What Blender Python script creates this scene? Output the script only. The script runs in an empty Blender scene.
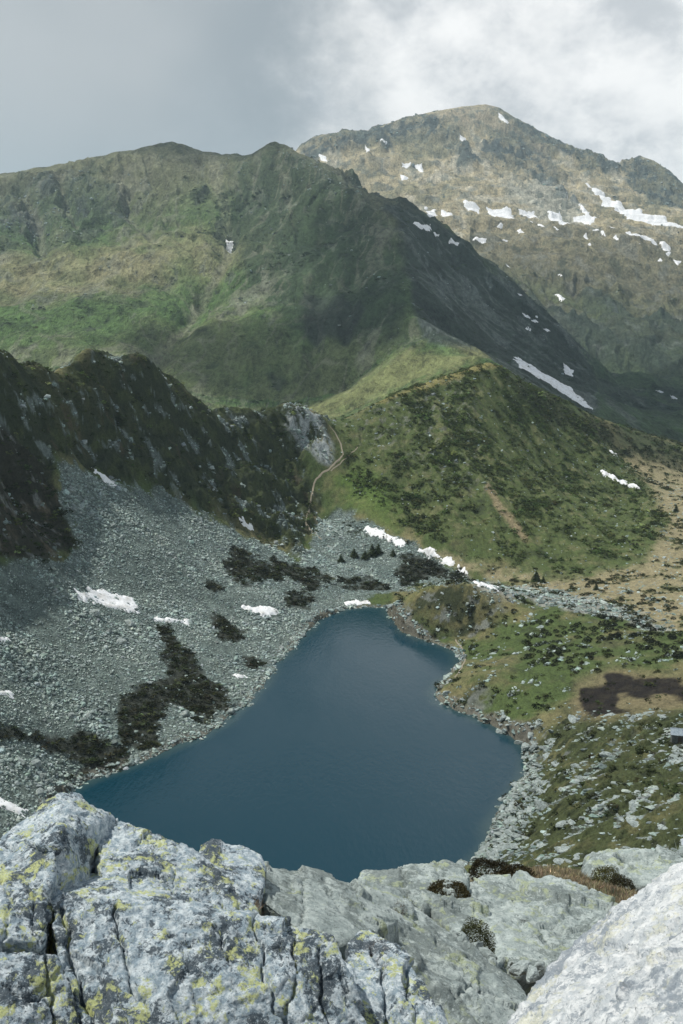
import bpy, bmesh, math, time
import numpy as np
T0 = time.time()
sc = bpy.context.scene
COL = sc.collection
rng = np.random.default_rng(7)

# ------------------------------------------------------------------ camera
F = 1000.0                      # focal length in pixels of the 683 x 1024 frame
TH = math.atan(0.212)           # downward pitch
CT, ST = math.cos(TH), math.sin(TH)
cam_d = bpy.data.cameras.new('camera')
cam_d.sensor_fit = 'VERTICAL'; cam_d.sensor_height = 36; cam_d.lens = 36 * F / 1024
cam_d.clip_start = 0.1; cam_d.clip_end = 40000
cam = bpy.data.objects.new('camera', cam_d); COL.objects.link(cam)
cam.rotation_euler = (math.pi / 2 - TH, 0, 0)
sc.camera = cam

# ------------------------------------------------------------------ light
SUN_AZ, SUN_EL = math.radians(-78), math.radians(61)     # azimuth from the view direction (+Y), negative = left
SUN_STR = 4.5
sun_d = bpy.data.lights.new('sun', 'SUN'); sun_d.energy = SUN_STR; sun_d.angle = math.radians(0.6)
sun_d.color = (1.0, 0.955, 0.88)
sun = bpy.data.objects.new('sun', sun_d); COL.objects.link(sun)
sun.rotation_euler = (math.pi / 2 - SUN_EL, 0, math.pi - SUN_AZ)
sc.view_settings.view_transform = 'Standard'; sc.view_settings.look = 'None'
sc.view_settings.gamma = 1; sc.view_settings.use_curve_mapping = False
sc.view_settings.exposure = 0.12
sc.cycles.max_bounces = 5; sc.cycles.diffuse_bounces = 3; sc.cycles.glossy_bounces = 2
sc.cycles.transparent_max_bounces = 8; sc.cycles.volume_bounces = 0


class NT:
    """small helper round a node tree"""
    def __init__(s, tree):
        s.t = tree; s.n = tree.nodes; s.l = tree.links; s.n.clear()
    def new(s, kind, **kw):
        nd = s.n.new(kind)
        for k, v in kw.items():
            if k.startswith('i_'):
                nd.inputs[k[2:].replace('_', ' ')].default_value = v
            else:
                setattr(nd, k, v)
        return nd
    def link(s, a, b): s.l.new(a, b)
    def set(s, sock, v):
        if isinstance(v, bpy.types.NodeSocket): s.link(v, sock)
        else: sock.default_value = v
    def math(s, op, a, b=0.0, c=0.0, clamp=False):
        nd = s.n.new('ShaderNodeMath'); nd.operation = op; nd.use_clamp = clamp
        s.set(nd.inputs[0], a); s.set(nd.inputs[1], b); s.set(nd.inputs[2], c)
        return nd.outputs[0]
    def mix(s, f, a, b, mode='MIX'):
        nd = s.n.new('ShaderNodeMix'); nd.data_type = 'RGBA'; nd.blend_type = mode
        s.set(nd.inputs[0], f)
        for k, v in ((6, a), (7, b)):
            s.set(nd.inputs[k], v if isinstance(v, bpy.types.NodeSocket) else (*v[:3], 1.0))
        return nd.outputs[2]
    def noise(s, vec, scale, detail=4, rough=0.55, dist=0.0, ntype='FBM'):
        nd = s.n.new('ShaderNodeTexNoise'); nd.noise_type = ntype
        nd.inputs['Scale'].default_value = scale; nd.inputs['Detail'].default_value = detail
        nd.inputs['Roughness'].default_value = rough; nd.inputs['Distortion'].default_value = dist
        s.link(vec, nd.inputs['Vector']); return nd.outputs['Fac']
    def ss(s, x, a, b):
        nd = s.n.new('ShaderNodeMapRange'); nd.interpolation_type = 'SMOOTHSTEP'
        s.set(nd.inputs[0], x); nd.inputs[1].default_value = a; nd.inputs[2].default_value = b
        return nd.outputs[0]


# ------------------------------------------------------------------ sky
w = bpy.data.worlds.new('World'); sc.world = w; w.use_nodes = True
q = NT(w.node_tree)
sky = q.new('ShaderNodeTexSky', sky_type='NISHITA', sun_disc=False)
sky.sun_elevation = SUN_EL; sky.sun_rotation = SUN_AZ; sky.altitude = 2000
tc = q.new('ShaderNodeTexCoord')
sx = q.new('ShaderNodeSeparateXYZ'); q.link(tc.outputs['Generated'], sx.inputs[0])
X, Y, Z = sx.outputs
mp = q.new('ShaderNodeMapping'); mp.inputs['Scale'].default_value = (1, 1, 1.35); q.link(tc.outputs['Generated'], mp.inputs[0])
v = mp.outputs[0]
n1 = q.noise(v, 9.0, 9, 0.60, 0.1)
n2 = q.noise(v, 17.0, 8, 0.64, 0.0)
n3 = q.noise(v, 2.6, 3, 0.5)
az = q.math('DIVIDE', X, q.math('MAXIMUM', q.math('ABSOLUTE', Y), 0.05))
edge = q.math('ADD', az, q.math('MULTIPLY', q.math('SUBTRACT', n2, 0.5), 0.16))
edge = q.math('ADD', edge, q.math('MULTIPLY', Z, -0.12))
side = q.ss(edge, -0.11, 0.05)                     # heavy grey cloud bank to the left, broken bright cloud to the right
grey = q.mix(q.ss(n3, 0.35, 0.65), (0.34, 0.385, 0.42), (0.47, 0.50, 0.52))
lo = q.ss(Z, 0.0, 0.22)
grey = q.mix(lo, (0.285, 0.345, 0.385), grey)
brt = q.mix(q.ss(n1, 0.36, 0.66), (0.66, 0.685, 0.71), (1.0, 1.0, 0.99))
brt = q.mix(q.ss(n2, 0.5, 0.75), brt, (1.02, 1.02, 1.01))
grey = q.mix(q.math('MULTIPLY', q.ss(n1, 0.42, 0.70), 0.22), grey, (0.52, 0.555, 0.58))
brt = q.mix(q.math('MULTIPLY', q.ss(n1, 0.50, 0.36), 0.5), brt, (0.50, 0.53, 0.56))
clouds = q.mix(side, grey, brt)
high = q.ss(Z, 0.33, 0.75)                          # unseen sky overhead made darker and bluer to deepen the shadows
clouds = q.mix(q.math('MULTIPLY', high, 0.75), clouds, (0.16, 0.22, 0.27))
cover = q.ss(n3, 0.22, 0.34)
bg1 = q.new('ShaderNodeBackground'); q.link(sky.outputs[0], bg1.inputs[0]); bg1.inputs[1].default_value = 0.1
bg2 = q.new('ShaderNodeBackground'); q.link(clouds, bg2.inputs[0]); bg2.inputs[1].default_value = 1.0
mx = q.new('ShaderNodeMixShader'); q.set(mx.inputs[0], q.math('SUBTRACT', q.math('MAXIMUM', cover, 0.9), q.math('MULTIPLY', high, 0.35)))
q.link(bg1.outputs[0], mx.inputs[1]); q.link(bg2.outputs[0], mx.inputs[2])
wo = q.new('ShaderNodeOutputWorld'); q.link(mx.outputs[0], wo.inputs[0])


# ------------------------------------------------------------------ geometry of the view (pixel + range -> world point)
def ray(u, v):
    a = (np.asarray(u, float) - 341.5) / F; b = (512.0 - np.asarray(v, float)) / F
    return a, CT + b * ST, -ST + b * CT
def polar(u, v):
    x, y, z = ray(u, v); h = np.hypot(x, y)
    return np.arctan2(x, y), z / h
def P(u, v, r):
    x, y, z = ray(u, v); h = math.hypot(x, y)
    return np.array((x / h * r, y / h * r, z / h * r))
def project(x, y, z):
    d = y * CT - z * ST; up = y * ST + z * CT
    d = np.maximum(d, 1e-3)
    return 341.5 + F * x / d, 512 - F * up / d


# ------------------------------------------------------------------ noise
_pr = np.random.default_rng(11)
PERM = np.concatenate([_pr.permutation(256)] * 3).astype(np.int32)
_a = _pr.uniform(0, 2 * math.pi, 256); G2x = np.cos(_a).astype(np.float32); G2y = np.sin(_a).astype(np.float32)
_g = _pr.normal(size=(256, 3)); _g /= np.linalg.norm(_g, axis=1)[:, None]; G3 = _g.astype(np.float32)
def perlin2(x, y, seed=0):
    x = np.asarray(x, np.float32); y = np.asarray(y, np.float32)
    xi = np.floor(x).astype(np.int32); yi = np.floor(y).astype(np.int32)
    xf = x - xi; yf = y - yi
    ux = xf * xf * xf * (xf * (xf * 6 - 15) + 10); uy = yf * yf * yf * (yf * (yf * 6 - 15) + 10)
    xi = (xi + seed * 37) & 255; yi = (yi + seed * 101) & 255
    def g(i, j):
        h = PERM[PERM[(xi + i) & 255] + ((yi + j) & 255)]
        return G2x[h] * (xf - i) + G2y[h] * (yf - j)
    a = g(0, 0); b = g(1, 0); c = g(0, 1); d = g(1, 1)
    p = a + ux * (b - a)
    return (p + uy * (c + ux * (d - c) - p)) * 1.5
def perlin3(p, seed=0):
    p = np.asarray(p, np.float32)
    i = np.floor(p).astype(np.int32); f = p - i
    u = f * f * f * (f * (f * 6 - 15) + 10)
    i = (i + np.array((seed * 37, seed * 101, seed * 53))) & 255
    out = 0
    for dx in (0, 1):
        for dy in (0, 1):
            for dz in (0, 1):
                h = PERM[PERM[PERM[(i[:, 0] + dx) & 255] + ((i[:, 1] + dy) & 255)] + ((i[:, 2] + dz) & 255)]
                g = G3[h]
                d = g[:, 0] * (f[:, 0] - dx) + g[:, 1] * (f[:, 1] - dy) + g[:, 2] * (f[:, 2] - dz)
                out = out + d * (u[:, 0] if dx else 1 - u[:, 0]) * (u[:, 1] if dy else 1 - u[:, 1]) * (u[:, 2] if dz else 1 - u[:, 2])
    return out * 1.5
def fbm2(x, y, n=4, seed=0, gain=0.5, ridged=False):
    s = 0; a = 1.0; t = 0
    for k in range(n):
        p = perlin2(x * 2 ** k, y * 2 ** k, seed + k)
        s = s + a * ((1 - 2 * np.abs(p)) if ridged else p); t += a; a *= gain
    return s / t - (0.45 if ridged else 0.0)
def sst(x, a, b):
    t = np.clip((x - a) / (b - a), 0, 1); return t * t * (3 - 2 * t)
def poly_sd(px, py, poly):
    """signed distance to a polygon, positive inside"""
    px = np.asarray(px, np.float32); py = np.asarray(py, np.float32)
    d2 = np.full(px.shape, 1e12, np.float32); ins = np.zeros(px.shape, bool)
    n = len(poly)
    for k in range(n):
        x0, y0 = poly[k]; x1, y1 = poly[(k + 1) % n]
        ex, ey = x1 - x0, y1 - y0
        t = np.clip(((px - x0) * ex + (py - y0) * ey) / (ex * ex + ey * ey + 1e-9), 0, 1)
        d2 = np.minimum(d2, (px - x0 - t * ex) ** 2 + (py - y0 - t * ey) ** 2)
        if y0 != y1:
            c = ((y0 > py) != (y1 > py)) & (px < (x1 - x0) * (py - y0) / (y1 - y0) + x0)
            ins ^= c
    d = np.sqrt(d2)
    return np.where(ins, d, -d)
def line_d(px, py, pl):
    d2 = np.full(px.shape, 1e12, np.float32)
    for (x0, y0), (x1, y1) in zip(pl[:-1], pl[1:]):
        ex, ey = x1 - x0, y1 - y0
        t = np.clip(((px - x0) * ex + (py - y0) * ey) / (ex * ex + ey * ey + 1e-9), 0, 1)
        d2 = np.minimum(d2, (px - x0 - t * ex) ** 2 + (py - y0 - t * ey) ** 2)
    return np.sqrt(d2)


# ------------------------------------------------------------------ terrain: ridges, slopes and shores as survey points
LAKE_Z = -120.0
CP = []                                     # (azimuth, ln range, slope)
def cp(u, v, r):
    a, t = polar(u, v); CP.append((float(a), math.log(r), float(t)))
def cz(u, r, z, vref=400):
    a, _ = polar(u, vref); CP.append((float(a), math.log(r), z / r))
def crest(pts, drop=None, step=14):
    for (u0, v0, r0), (u1, v1, r1) in zip(pts[:-1], pts[1:]):
        n = max(1, int(math.hypot(u1 - u0, v1 - v0) / step))
        for k in range(n):
            f = k / n
            u, v, r = u0 + (u1 - u0) * f, v0 + (v1 - v0) * f, r0 + (r1 - r0) * f
            cp(u, v, r)
            if drop:
                a, t = polar(u, v)
                CP.append((float(a), math.log(r * drop[0]), float(t) - drop[1]))
    cp(*pts[-1])

FAR_CREST = [(290, 158, 3300), (300, 145, 3300), (320, 135, 3300), (345, 132, 3300), (370, 131, 3350), (400, 119, 3400), (430, 112, 3450), (460, 107, 3500),
             (485, 104, 3500), (500, 108, 3500), (520, 121, 3500), (550, 137, 3500), (580, 150, 3500), (604, 154, 3500), (611, 171, 3500), (617, 186, 3500), (623, 162, 3500),
             (640, 156, 3500), (655, 162, 3490), (670, 172, 3480), (683, 186, 3470), (720, 215, 3450), (780, 235, 3400), (900, 240, 3300), (1100, 250, 3200)]
crest(FAR_CREST, (1.12, 0.05), 7)
for u, v, r in [(330, 180, 2900), (400, 182, 2900), (480, 150, 3200), (480, 215, 2600), (400, 215, 2550), (440, 200, 2720), (560, 180, 3100), (560, 215, 2700),
                (620, 205, 3000), (683, 228, 2750), (620, 235, 2500), (520, 250, 2300), (683, 262, 2400), (440, 160, 3080), (640, 190, 3180), (600, 188, 3100),
                (530, 150, 3300), (800, 280, 2500), (1000, 290, 2400), (570, 255, 2250),
                (683, 300, 2150), (620, 275, 2250), (560, 300, 2000), (600, 325, 1850), (683, 345, 1750), (640, 375, 1420), (683, 400, 1250), (683, 430, 1000),
                (640, 345, 1700), (800, 380, 1300), (1000, 400, 1200), (800, 440, 950), (500, 275, 2100)]:
    cp(u, v, r)
LEFT_CREST = [(-500, 250, 1800), (-300, 235, 1850), (-150, 212, 1900), (-60, 190, 1900), (0, 177, 1900), (40, 169, 1900), (100, 156, 1930), (140, 148, 1950), (172, 142, 1960), (200, 150, 1925), (225, 158, 1870), (240, 161, 1845), (255, 154, 1850),
              (266, 145, 1860), (275, 141, 1860), (284, 145, 1845), (292, 152, 1825), (310, 163, 1750), (340, 180, 1620), (368, 194, 1480), (385, 210, 1380), (398, 232, 1270), (404, 258, 1150), (408, 288, 1030), (412, 318, 930), (416, 342, 860)]
crest(LEFT_CREST[:18], (1.13, 0.05))
crest(LEFT_CREST[17:])
R2 = [(372, 196, 1500), (400, 204, 1530), (440, 225, 1560), (480, 255, 1550), (520, 290, 1500), (550, 318, 1450), (580, 350, 1390), (598, 385, 1330)]
crest(R2, (1.09, 0.035))
for u, v, r in [(100, 250, 1400), (100, 200, 1690), (100, 300, 1150), (0, 250, 1400), (0, 210, 1650), (0, 300, 1150), (-150, 260, 1400), (-150, 320, 1100), (0, 345, 950), (100, 350, 950),
                (200, 395, 900), (260, 412, 870), (300, 408, 880), (170, 200, 1700), (170, 250, 1420), (232, 205, 1700), (238, 182, 1765), (205, 182, 1800), (230, 240, 1560), (215, 300, 1230), (180, 360, 990),
                (285, 200, 1640), (320, 250, 1400), (320, 300, 1180), (330, 350, 1000), (345, 392, 900), (280, 300, 1180), (270, 350, 1010), (370, 280, 1180), (375, 330, 980),
                (450, 300, 1230), (500, 350, 1130), (550, 380, 1080), (450, 350, 990), (480, 300, 1330), (440, 262, 1380), (520, 330, 1280), (540, 360, 1180),
                (515, 358, 1010), (555, 385, 980), (592, 410, 930), (580, 385, 1080), (610, 405, 1120), (630, 425, 930),
                (400, 385, 800), (440, 368, 800), (478, 356, 790), (380, 400, 790), (345, 412, 800), (430, 355, 830), (510, 372, 800)]:
    cp(u, v, r)
RIDGE = [(-420, 400, 230), (-200, 340, 300), (-100, 342, 330), (-50, 350, 350), (0, 352, 375), (25, 368, 390), (45, 372, 395), (62, 374, 405), (75, 362, 412), (92, 347, 420), (110, 356, 428), (125, 363, 432), (145, 357, 440),
         (165, 375, 450), (190, 395, 465), (215, 408, 480), (240, 410, 495), (265, 413, 505), (285, 407, 512), (300, 405, 515), (318, 412, 520), (332, 424, 525)]
crest(RIDGE, (1.12, 0.07), 10)
HILL = [(332, 424, 525), (345, 422, 530), (365, 410, 540), (390, 396, 550), (430, 381, 570), (465, 370, 590), (490, 363, 600), (505, 369, 605), (530, 385, 620), (560, 400, 640), (600, 418, 670), (640, 432, 700), (683, 443, 730), (750, 460, 770), (900, 480, 800)]
crest(HILL, (1.11, 0.025), 12)
for u, r, z in [(-100, 700, -80), (50, 700, -85), (200, 700, -100), (300, 700, -95), (-300, 700, -70), (600, 820, -128), (700, 860, -130)]: cz(u, r, z)
for u, v, r in [  # hill face, flats and the ground behind the lake
        (490, 450, 520), (490, 520, 460), (560, 480, 560), (420, 450, 512), (560, 430, 610), (620, 460, 655), (430, 410, 545), (380, 450, 505), (350, 470, 500), (380, 500, 470), (430, 540, 440),
        (560, 540, 450), (620, 510, 540), (480, 585, 412), (430, 572, 425), (380, 548, 440), (600, 612, 358), (683, 640, 322), (650, 480, 640), (683, 500, 560), (640, 560, 430), (683, 580, 400), (683, 470, 680),
        (560, 590, 400), (800, 520, 500), (800, 640, 300), (330, 520, 470), (340, 580, 405), (560, 400, 640), (525, 430, 580),
        # knoll and right bank
        (450, 583, 360), (420, 589, 366), (400, 600, 371), (490, 592, 354), (470, 585, 357), (480, 676, 293), (505, 702, 278), (528, 722, 263), (462, 640, 343), (500, 655, 315), (530, 604, 356), (565, 606, 350), (600, 622, 338), (470, 620, 348), (520, 650, 318), (600, 660, 298), (683, 645, 312), (560, 700, 276), (625, 695, 274), (683, 700, 270),
        (620, 720, 250), (683, 722, 248), (550, 735, 254), (600, 800, 199), (683, 850, 166), (683, 780, 209), (560, 780, 218), (540, 840, 192), (620, 850, 172), (800, 800, 185), (800, 720, 235), (900, 850, 150),
        # scree slope
        (90, 472, 388), (60, 460, 375), (0, 500, 350), (0, 600, 300), (0, 700, 255), (0, 790, 222), (100, 600, 325), (100, 700, 273), (200, 600, 355), (200, 510, 415), (200, 450, 445), (150, 490, 405), (150, 430, 425),
        (120, 420, 418), (40, 420, 380), (0, 430, 363), (265, 540, 430), (265, 470, 480), (310, 500, 480), (320, 560, 425), (150, 650, 303), (50, 650, 287), (50, 550, 330), (150, 550, 365), (260, 600, 362),
        (-100, 600, 275), (-100, 450, 310), (-100, 750, 220), (-250, 550, 250), (-250, 750, 195), (-400, 600, 190)]:
    cp(u, v, r)
for u, v in [(75, 787), (140, 762), (200, 738), (248, 702), (275, 665), (305, 632), (345, 609), (390, 610), (425, 641), (455, 652), (438, 690), (475, 718), (515, 745), (520, 770), (500, 805), (482, 850)]:
    a, t = polar(u, v); CP.append((float(a), math.log(LAKE_Z / float(t)), float(t)))
for u in (-600, -300, 0, 200, 342, 480, 600, 683, 850, 1100):     # the crag the photographer stands on, falling to the lake
    rt = sst(u, 350, 500)
    for r, z0, z1 in [(2, -3.2, -3.2), (4, -5.0, -4.6), (7, -7.6, -6.6), (10, -9.6, -8.0), (14, -12.0, -10.0), (18, -14.3, -11.35), (20, -15.8, -12.35), (22, -17.5, -13.4), (24, -20, -15.2), (26, -22, -17.4), (32, -30, -25), (45, -46, -40), (65, -68, -58), (100, -98, -84), (140, -116, -92)]:
        cz(u, r, z0 + (z1 - z0) * rt, 900)
    cz(u, 5200, -60)
for u in (-600, -200, 0, 150, 260): cz(u, 2700, 60)
CP = np.array(CP)
_, keep = np.unique(np.round(CP[:, :2], 3), axis=0, return_index=True); CP = CP[np.sort(keep)]
def rbf_fit(c, val, smooth=2e-5):
    n = len(c); d = np.sqrt(((c[:, None] - c[None]) ** 2).sum(2))
    A = np.zeros((n + 3, n + 3)); A[:n, :n] = -d - smooth * np.eye(n)
    A[:n, n] = A[n, :n] = 1; A[:n, n + 1:] = c; A[n + 1:, :n] = c.T
    return np.linalg.solve(A, np.concatenate([val, np.zeros(3)])).astype(np.float32)
RW = rbf_fit(CP[:, :2], CP[:, 2])
def rbf_eval(a, l):
    out = np.empty(a.size, np.float32); a = a.ravel().astype(np.float32); l = l.ravel().astype(np.float32); n = len(CP)
    cx = CP[:, 0].astype(np.float32); cy = CP[:, 1].astype(np.float32)
    for s in range(0, a.size, 40000):
        e = min(s + 40000, a.size)
        d = np.sqrt((a[s:e, None] - cx) ** 2 + (l[s:e, None] - cy) ** 2)
        out[s:e] = -(d @ RW[:n]) + RW[n] + RW[n + 1] * a[s:e] + RW[n + 2] * l[s:e]
    return out

AZ = np.concatenate([np.linspace(-0.72, -0.36, 110, endpoint=False), np.linspace(-0.36, 0.36, 760), np.linspace(0.36, 0.72, 111)[1:]])
LR = np.concatenate([np.linspace(math.log(1.5), math.log(150), 150, endpoint=False), np.linspace(math.log(150), math.log(340), 380, endpoint=False), np.linspace(math.log(340), math.log(560), 380, endpoint=False), np.linspace(math.log(560), math.log(800), 130, endpoint=False), np.linspace(math.log(800), math.log(5200), 520)])
NA, NR = len(AZ), len(LR)
AA, LL = np.meshgrid(AZ, LR, indexing='ij')
RR = np.exp(LL)
GX = (RR * np.sin(AA)).astype(np.float32); GY = (RR * np.cos(AA)).astype(np.float32)
# slightly smoothed base surface
TT = rbf_eval(AA, LL).reshape(NA, NR)
BZ = (TT * RR).astype(np.float32)
print('rbf', len(CP), time.time() - T0)

LAKE_PX = [(60, 800), (75, 787), (105, 775), (140, 762), (170, 748), (200, 738), (225, 722), (248, 702), (262, 688), (275, 665), (292, 648), (305, 632), (322, 618), (345, 609), (370, 607), (385, 608), (393, 620), (405, 632), (425, 641),
           (447, 648), (458, 655), (460, 662), (450, 675), (440, 683), (435, 692), (440, 702), (455, 710), (475, 718), (497, 728), (516, 740), (526, 753), (527, 776), (516, 791), (506, 806), (495, 826), (484, 850), (470, 872),
           (440, 890), (380, 905), (250, 912), (120, 900), (60, 860), (50, 820)]
def on_plane(u, v, z):
    x, y, dz = ray(u, v); k = z / dz; return (x * k, y * k)
LAKE = [on_plane(u, v, LAKE_Z) for u, v in LAKE_PX]

U0, V0 = project(GX, GY, BZ)
def zone(poly, rmin=0, rmax=1e9, soft=4, warp=6, ws=0.05):
    """0..1 weight of a patch of ground, with a ragged edge"""
    out = np.zeros((NA, NR), np.float32)
    p = np.array(poly, float); b0 = p.min(0) - 30; b1 = p.max(0) + 30
    m = (U0 > b0[0]) & (U0 < b1[0]) & (V0 > b0[1]) & (V0 < b1[1]) & (RR > rmin) & (RR < rmax)
    if not m.any(): return out
    sd = poly_sd(U0[m], V0[m], poly)
    lw = np.where(RR[m] > 800, 60.0, 9.0)
    sd = sd + warp * (fbm2(GX[m] / lw, GY[m] / lw, 4, 3) * 1.6)
    out[m] = sst(sd, -soft, soft)
    return out

near = RR < 850
wn = 1 - sst(RR, 700, 1000)
# zones of rougher rock
Z_cliff = zone([(-200, 300), (0, 345), (25, 362), (60, 370), (92, 343), (150, 352), (190, 390), (240, 405), (300, 400), (332, 424), (300, 455), (320, 500), (300, 550), (260, 536), (200, 505), (150, 486), (95, 468), (60, 455), (50, 500), (-200, 520)], 300, 560, 8, 8)
Z_crag_h = zone([(345, 420), (400, 392), (440, 380), (480, 380), (475, 430), (490, 490), (450, 490), (400, 450), (360, 450)], 440, 640, 12, 10)
Z_rock_s = zone([(285, 406), (302, 404), (318, 414), (330, 440), (335, 465), (320, 460), (300, 440), (285, 425)], 440, 560, 4, 4)
Z_scree = zone([(55, 455), (90, 475), (150, 492), (200, 512), (260, 543), (300, 558), (318, 530), (330, 508), (350, 512), (375, 528), (420, 548), (450, 568), (475, 583), (430, 585), (390, 595), (320, 614), (250, 705), (200, 740), (70, 792), (0, 850), (-200, 850), (-200, 560), (0, 560), (60, 562), (78, 548), (62, 505)], 150, 520, 3, 7)
Z_bank = zone([(560, 712), (620, 716), (683, 712), (900, 700), (900, 900), (470, 900), (482, 850), (500, 805), (521, 775), (525, 750)], 140, 300, 8, 8)
Z_stream = zone([(465, 578), (500, 584), (560, 591), (620, 606), (683, 636), (760, 660), (760, 690), (683, 654), (620, 620), (560, 606), (500, 597), (472, 590)], 330, 470, 3, 6)
Z_farcrag = np.maximum.reduce([
    zone([(296, 148), (320, 132), (372, 129), (430, 112), (455, 125), (475, 165), (460, 165), (430, 140), (400, 148), (340, 155), (310, 165)], 2500, 3900, 2.5, 9),
    zone([(485, 135), (520, 125), (545, 150), (560, 180), (572, 205), (545, 185), (500, 170), (480, 155)], 2500, 3900, 2.5, 9),
    zone([(500, 106), (560, 138), (605, 152), (618, 172), (622, 178), (590, 170), (545, 150), (515, 128)], 2500, 3900, 2.5, 7),  # shadow band of the right ridge, painted dark along with the crags
    zone([(617, 170), (628, 156), (655, 160), (690, 190), (760, 230), (760, 260), (683, 215), (650, 205), (630, 185)], 2500, 3900, 2.5, 6)])
Z_lcrag = np.maximum.reduce([
    zone([(-100, 190), (0, 180), (45, 180), (130, 185), (125, 215), (80, 235), (40, 240), (0, 250), (-100, 250)], 1300, 2200, 12, 14),
    zone([(275, 145), (292, 152), (340, 180), (365, 196), (330, 200), (300, 185), (285, 165)], 1300, 2200, 4, 5)])
Z_dark = zone([(372, 195), (440, 222), (520, 288), (580, 345), (600, 385), (595, 425), (520, 390), (480, 358), (430, 345), (418, 330), (408, 270), (395, 225)], 850, 1800, 5, 6)

# detail relief
D = np.zeros((NA, NR), np.float32)
m = near
x, y = GX[m], GY[m]
s1 = x * 0.72 + y * 0.69; s2 = -x * 0.69 + y * 0.72        # ribs of the left ridge run down to the right
cl = Z_cliff[m]; ch = Z_crag_h[m]; rs = Z_rock_s[m]; sc_ = Z_scree[m]; bk = Z_bank[m]
far_ok = sst(RR[m], 60, 150)
d = fbm2(s1 / 44, s2 / 20, 5, 1, 0.55, True) * 11.0 * cl + fbm2(x / 9, y / 9, 4, 5, 0.6, True) * 2.0 * np.maximum(cl, np.maximum(ch, rs))
d += fbm2(x / 4, y / 4, 3, 8) * 1.1 * np.maximum(cl, rs)
d += (fbm2(x / 45, y / 45, 5, 2) * 3.0 + fbm2(x / 8, y / 8, 3, 12) * 0.55) * (1 - sc_) * (1 - cl) * far_ok * np.where(RR[m] > 420, 1.0, 0.55)
d += fbm2(x / 22, y / 22, 4, 6) * 1.1 * sc_
hz = zone([(330, 430), (345, 420), (390, 400), (490, 372), (560, 405), (620, 455), (660, 510), (630, 545), (560, 560), (480, 545), (430, 530), (380, 505), (342, 478)], 400, 760, 14, 4)[m]
d += fbm2((x + y * .25) / 17, (y - x * .25) / 70, 4, 46, .5, True) * 3.2 * hz
d += fbm2((x + y * .4) / 12, (y - x * .4) / 5, 4, 14, .55, True) * 1.7 * bk
d += fbm2(x / 3, y / 3, 4, 16) * 0.45 * (1 - far_ok)
D[m] = d * wn[m]
m = RR > 700
x, y = GX[m], GY[m]
nw = fbm2(x / 200, y / 200, 3, 17) * 1.5
fc = np.maximum(Z_farcrag, np.maximum(Z_lcrag, Z_dark * 0.7))[m]
g1 = (x * .8 - y * .6) / 300; g2 = (x * .6 + y * .8) / 70; dz_ = Z_dark[m]
d = fbm2(x / 330, y / 330, 6, 20, 0.5, True) * np.where(RR[m] > 1650, 9, 16) + fbm2(x / 110, y / 110, 6, 24, 0.6) * 13
d += fbm2(x / 55 + nw, y / 300, 5, 26, 0.5, True) * np.where(RR[m] > 2150, 7, 27) * (1 - dz_) + fbm2(g1, g2, 5, 27, 0.55, True) * 26 * dz_
d += fbm2(x / 120, y / 120, 5, 28, 0.6, True) * 25 * fc + fbm2(x / 34, y / 34, 4, 31, 0.6, True) * 9 * fc
st_ = fbm2(x / 90 + nw * .4, y / 150, 4, 35, .5); d += fc * (sst(st_, -.12, -.06) + sst(st_, .06, .12)) * 6 * (RR[m] > 1200)
nh_ = fbm2(x / 210 + nw * .5, y / 75, 4, 61, .55); d += (sst(nh_, -.12, .0) + sst(nh_, .04, .16)) * 7 * sst(RR[m], 2150, 2350) * (1 - sst(RR[m], 3000, 3300))
d *= sst(RR[m], 900, 2200) * 0.75 + 0.25
D[m] += d * (1 - wn[m])
for pl, wd, dp in (([(230, 232), (226, 256), (214, 282), (192, 312), (165, 342), (140, 378)], 12, 15), ([(20, 188), (38, 215), (42, 245)], 7, 14), ([(120, 180), (128, 212), (152, 238)], 7, 13), ([(62, 186), (78, 228)], 7, 13), ([(252, 172), (243, 205), (232, 236)], 9, 14), ([(330, 262), (316, 312), (312, 360)], 8, 9), ([(362, 240), (352, 290), (345, 340)], 8, 8)):
    mg = (RR > 850) & (RR < 2150); dd = line_d(U0[mg], V0[mg], pl) + fbm2(GX[mg] / 60, GY[mg] / 60, 3, 58) * 5
    D[mg] -= dp * np.exp(-(np.maximum(dd, 0) / wd) ** 2)
# the skylines keep their surveyed shape
for cr, fl, wd in ((LEFT_CREST, .18, .06), (R2, .5, .03), (FAR_CREST, .2, .035), (RIDGE, .45, .03), (HILL, .35, .04)):
    ca = np.array([polar(u, v_)[0] for u, v_, r in cr]); cr_ = np.array([r for u, v_, r in cr], float); od = np.argsort(ca)
    rr0 = np.interp(AA, ca[od], cr_[od]); inside = (AA > ca.min() - .004) & (AA < ca.max() + .004)
    D *= np.where(inside, fl + (1 - fl) * sst(np.abs(RR / rr0 - 1), 0, wd), 1)
GZ = BZ + D
# lake bed and shore
m = near & (RR > 120)
x, y = GX[m], GY[m]
sd = poly_sd(x, y, LAKE) + fbm2(x / 6, y / 6, 4, 40) * 2.6
z = GZ[m]
z = np.where(sd > 0, LAKE_Z - np.minimum(9, 0.35 * sd + 0.05), np.maximum(z, LAKE_Z + 0.05 + np.minimum(2.2, -0.22 * sd)))
GZ[m] = z
SHORE = np.full((NA, NR), -999, np.float32); SHORE[m] = sd
# flat peat hollow
Z_bog = zone([(581, 688), (605, 685), (609, 675), (632, 675), (668, 680), (690, 688), (690, 703), (668, 699), (660, 696), (637, 698), (621, 699), (619, 705), (634, 712), (619, 714), (605, 719), (583, 712), (580, 699)], 240, 300, 2.5, 6)
Z_bogw = zone([(575, 680), (610, 668), (690, 680), (690, 708), (640, 718), (600, 725), (572, 715)], 240, 310, 8, 2)
UU, VV = project(GX, GY, GZ)
print('relief', time.time() - T0)

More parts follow.
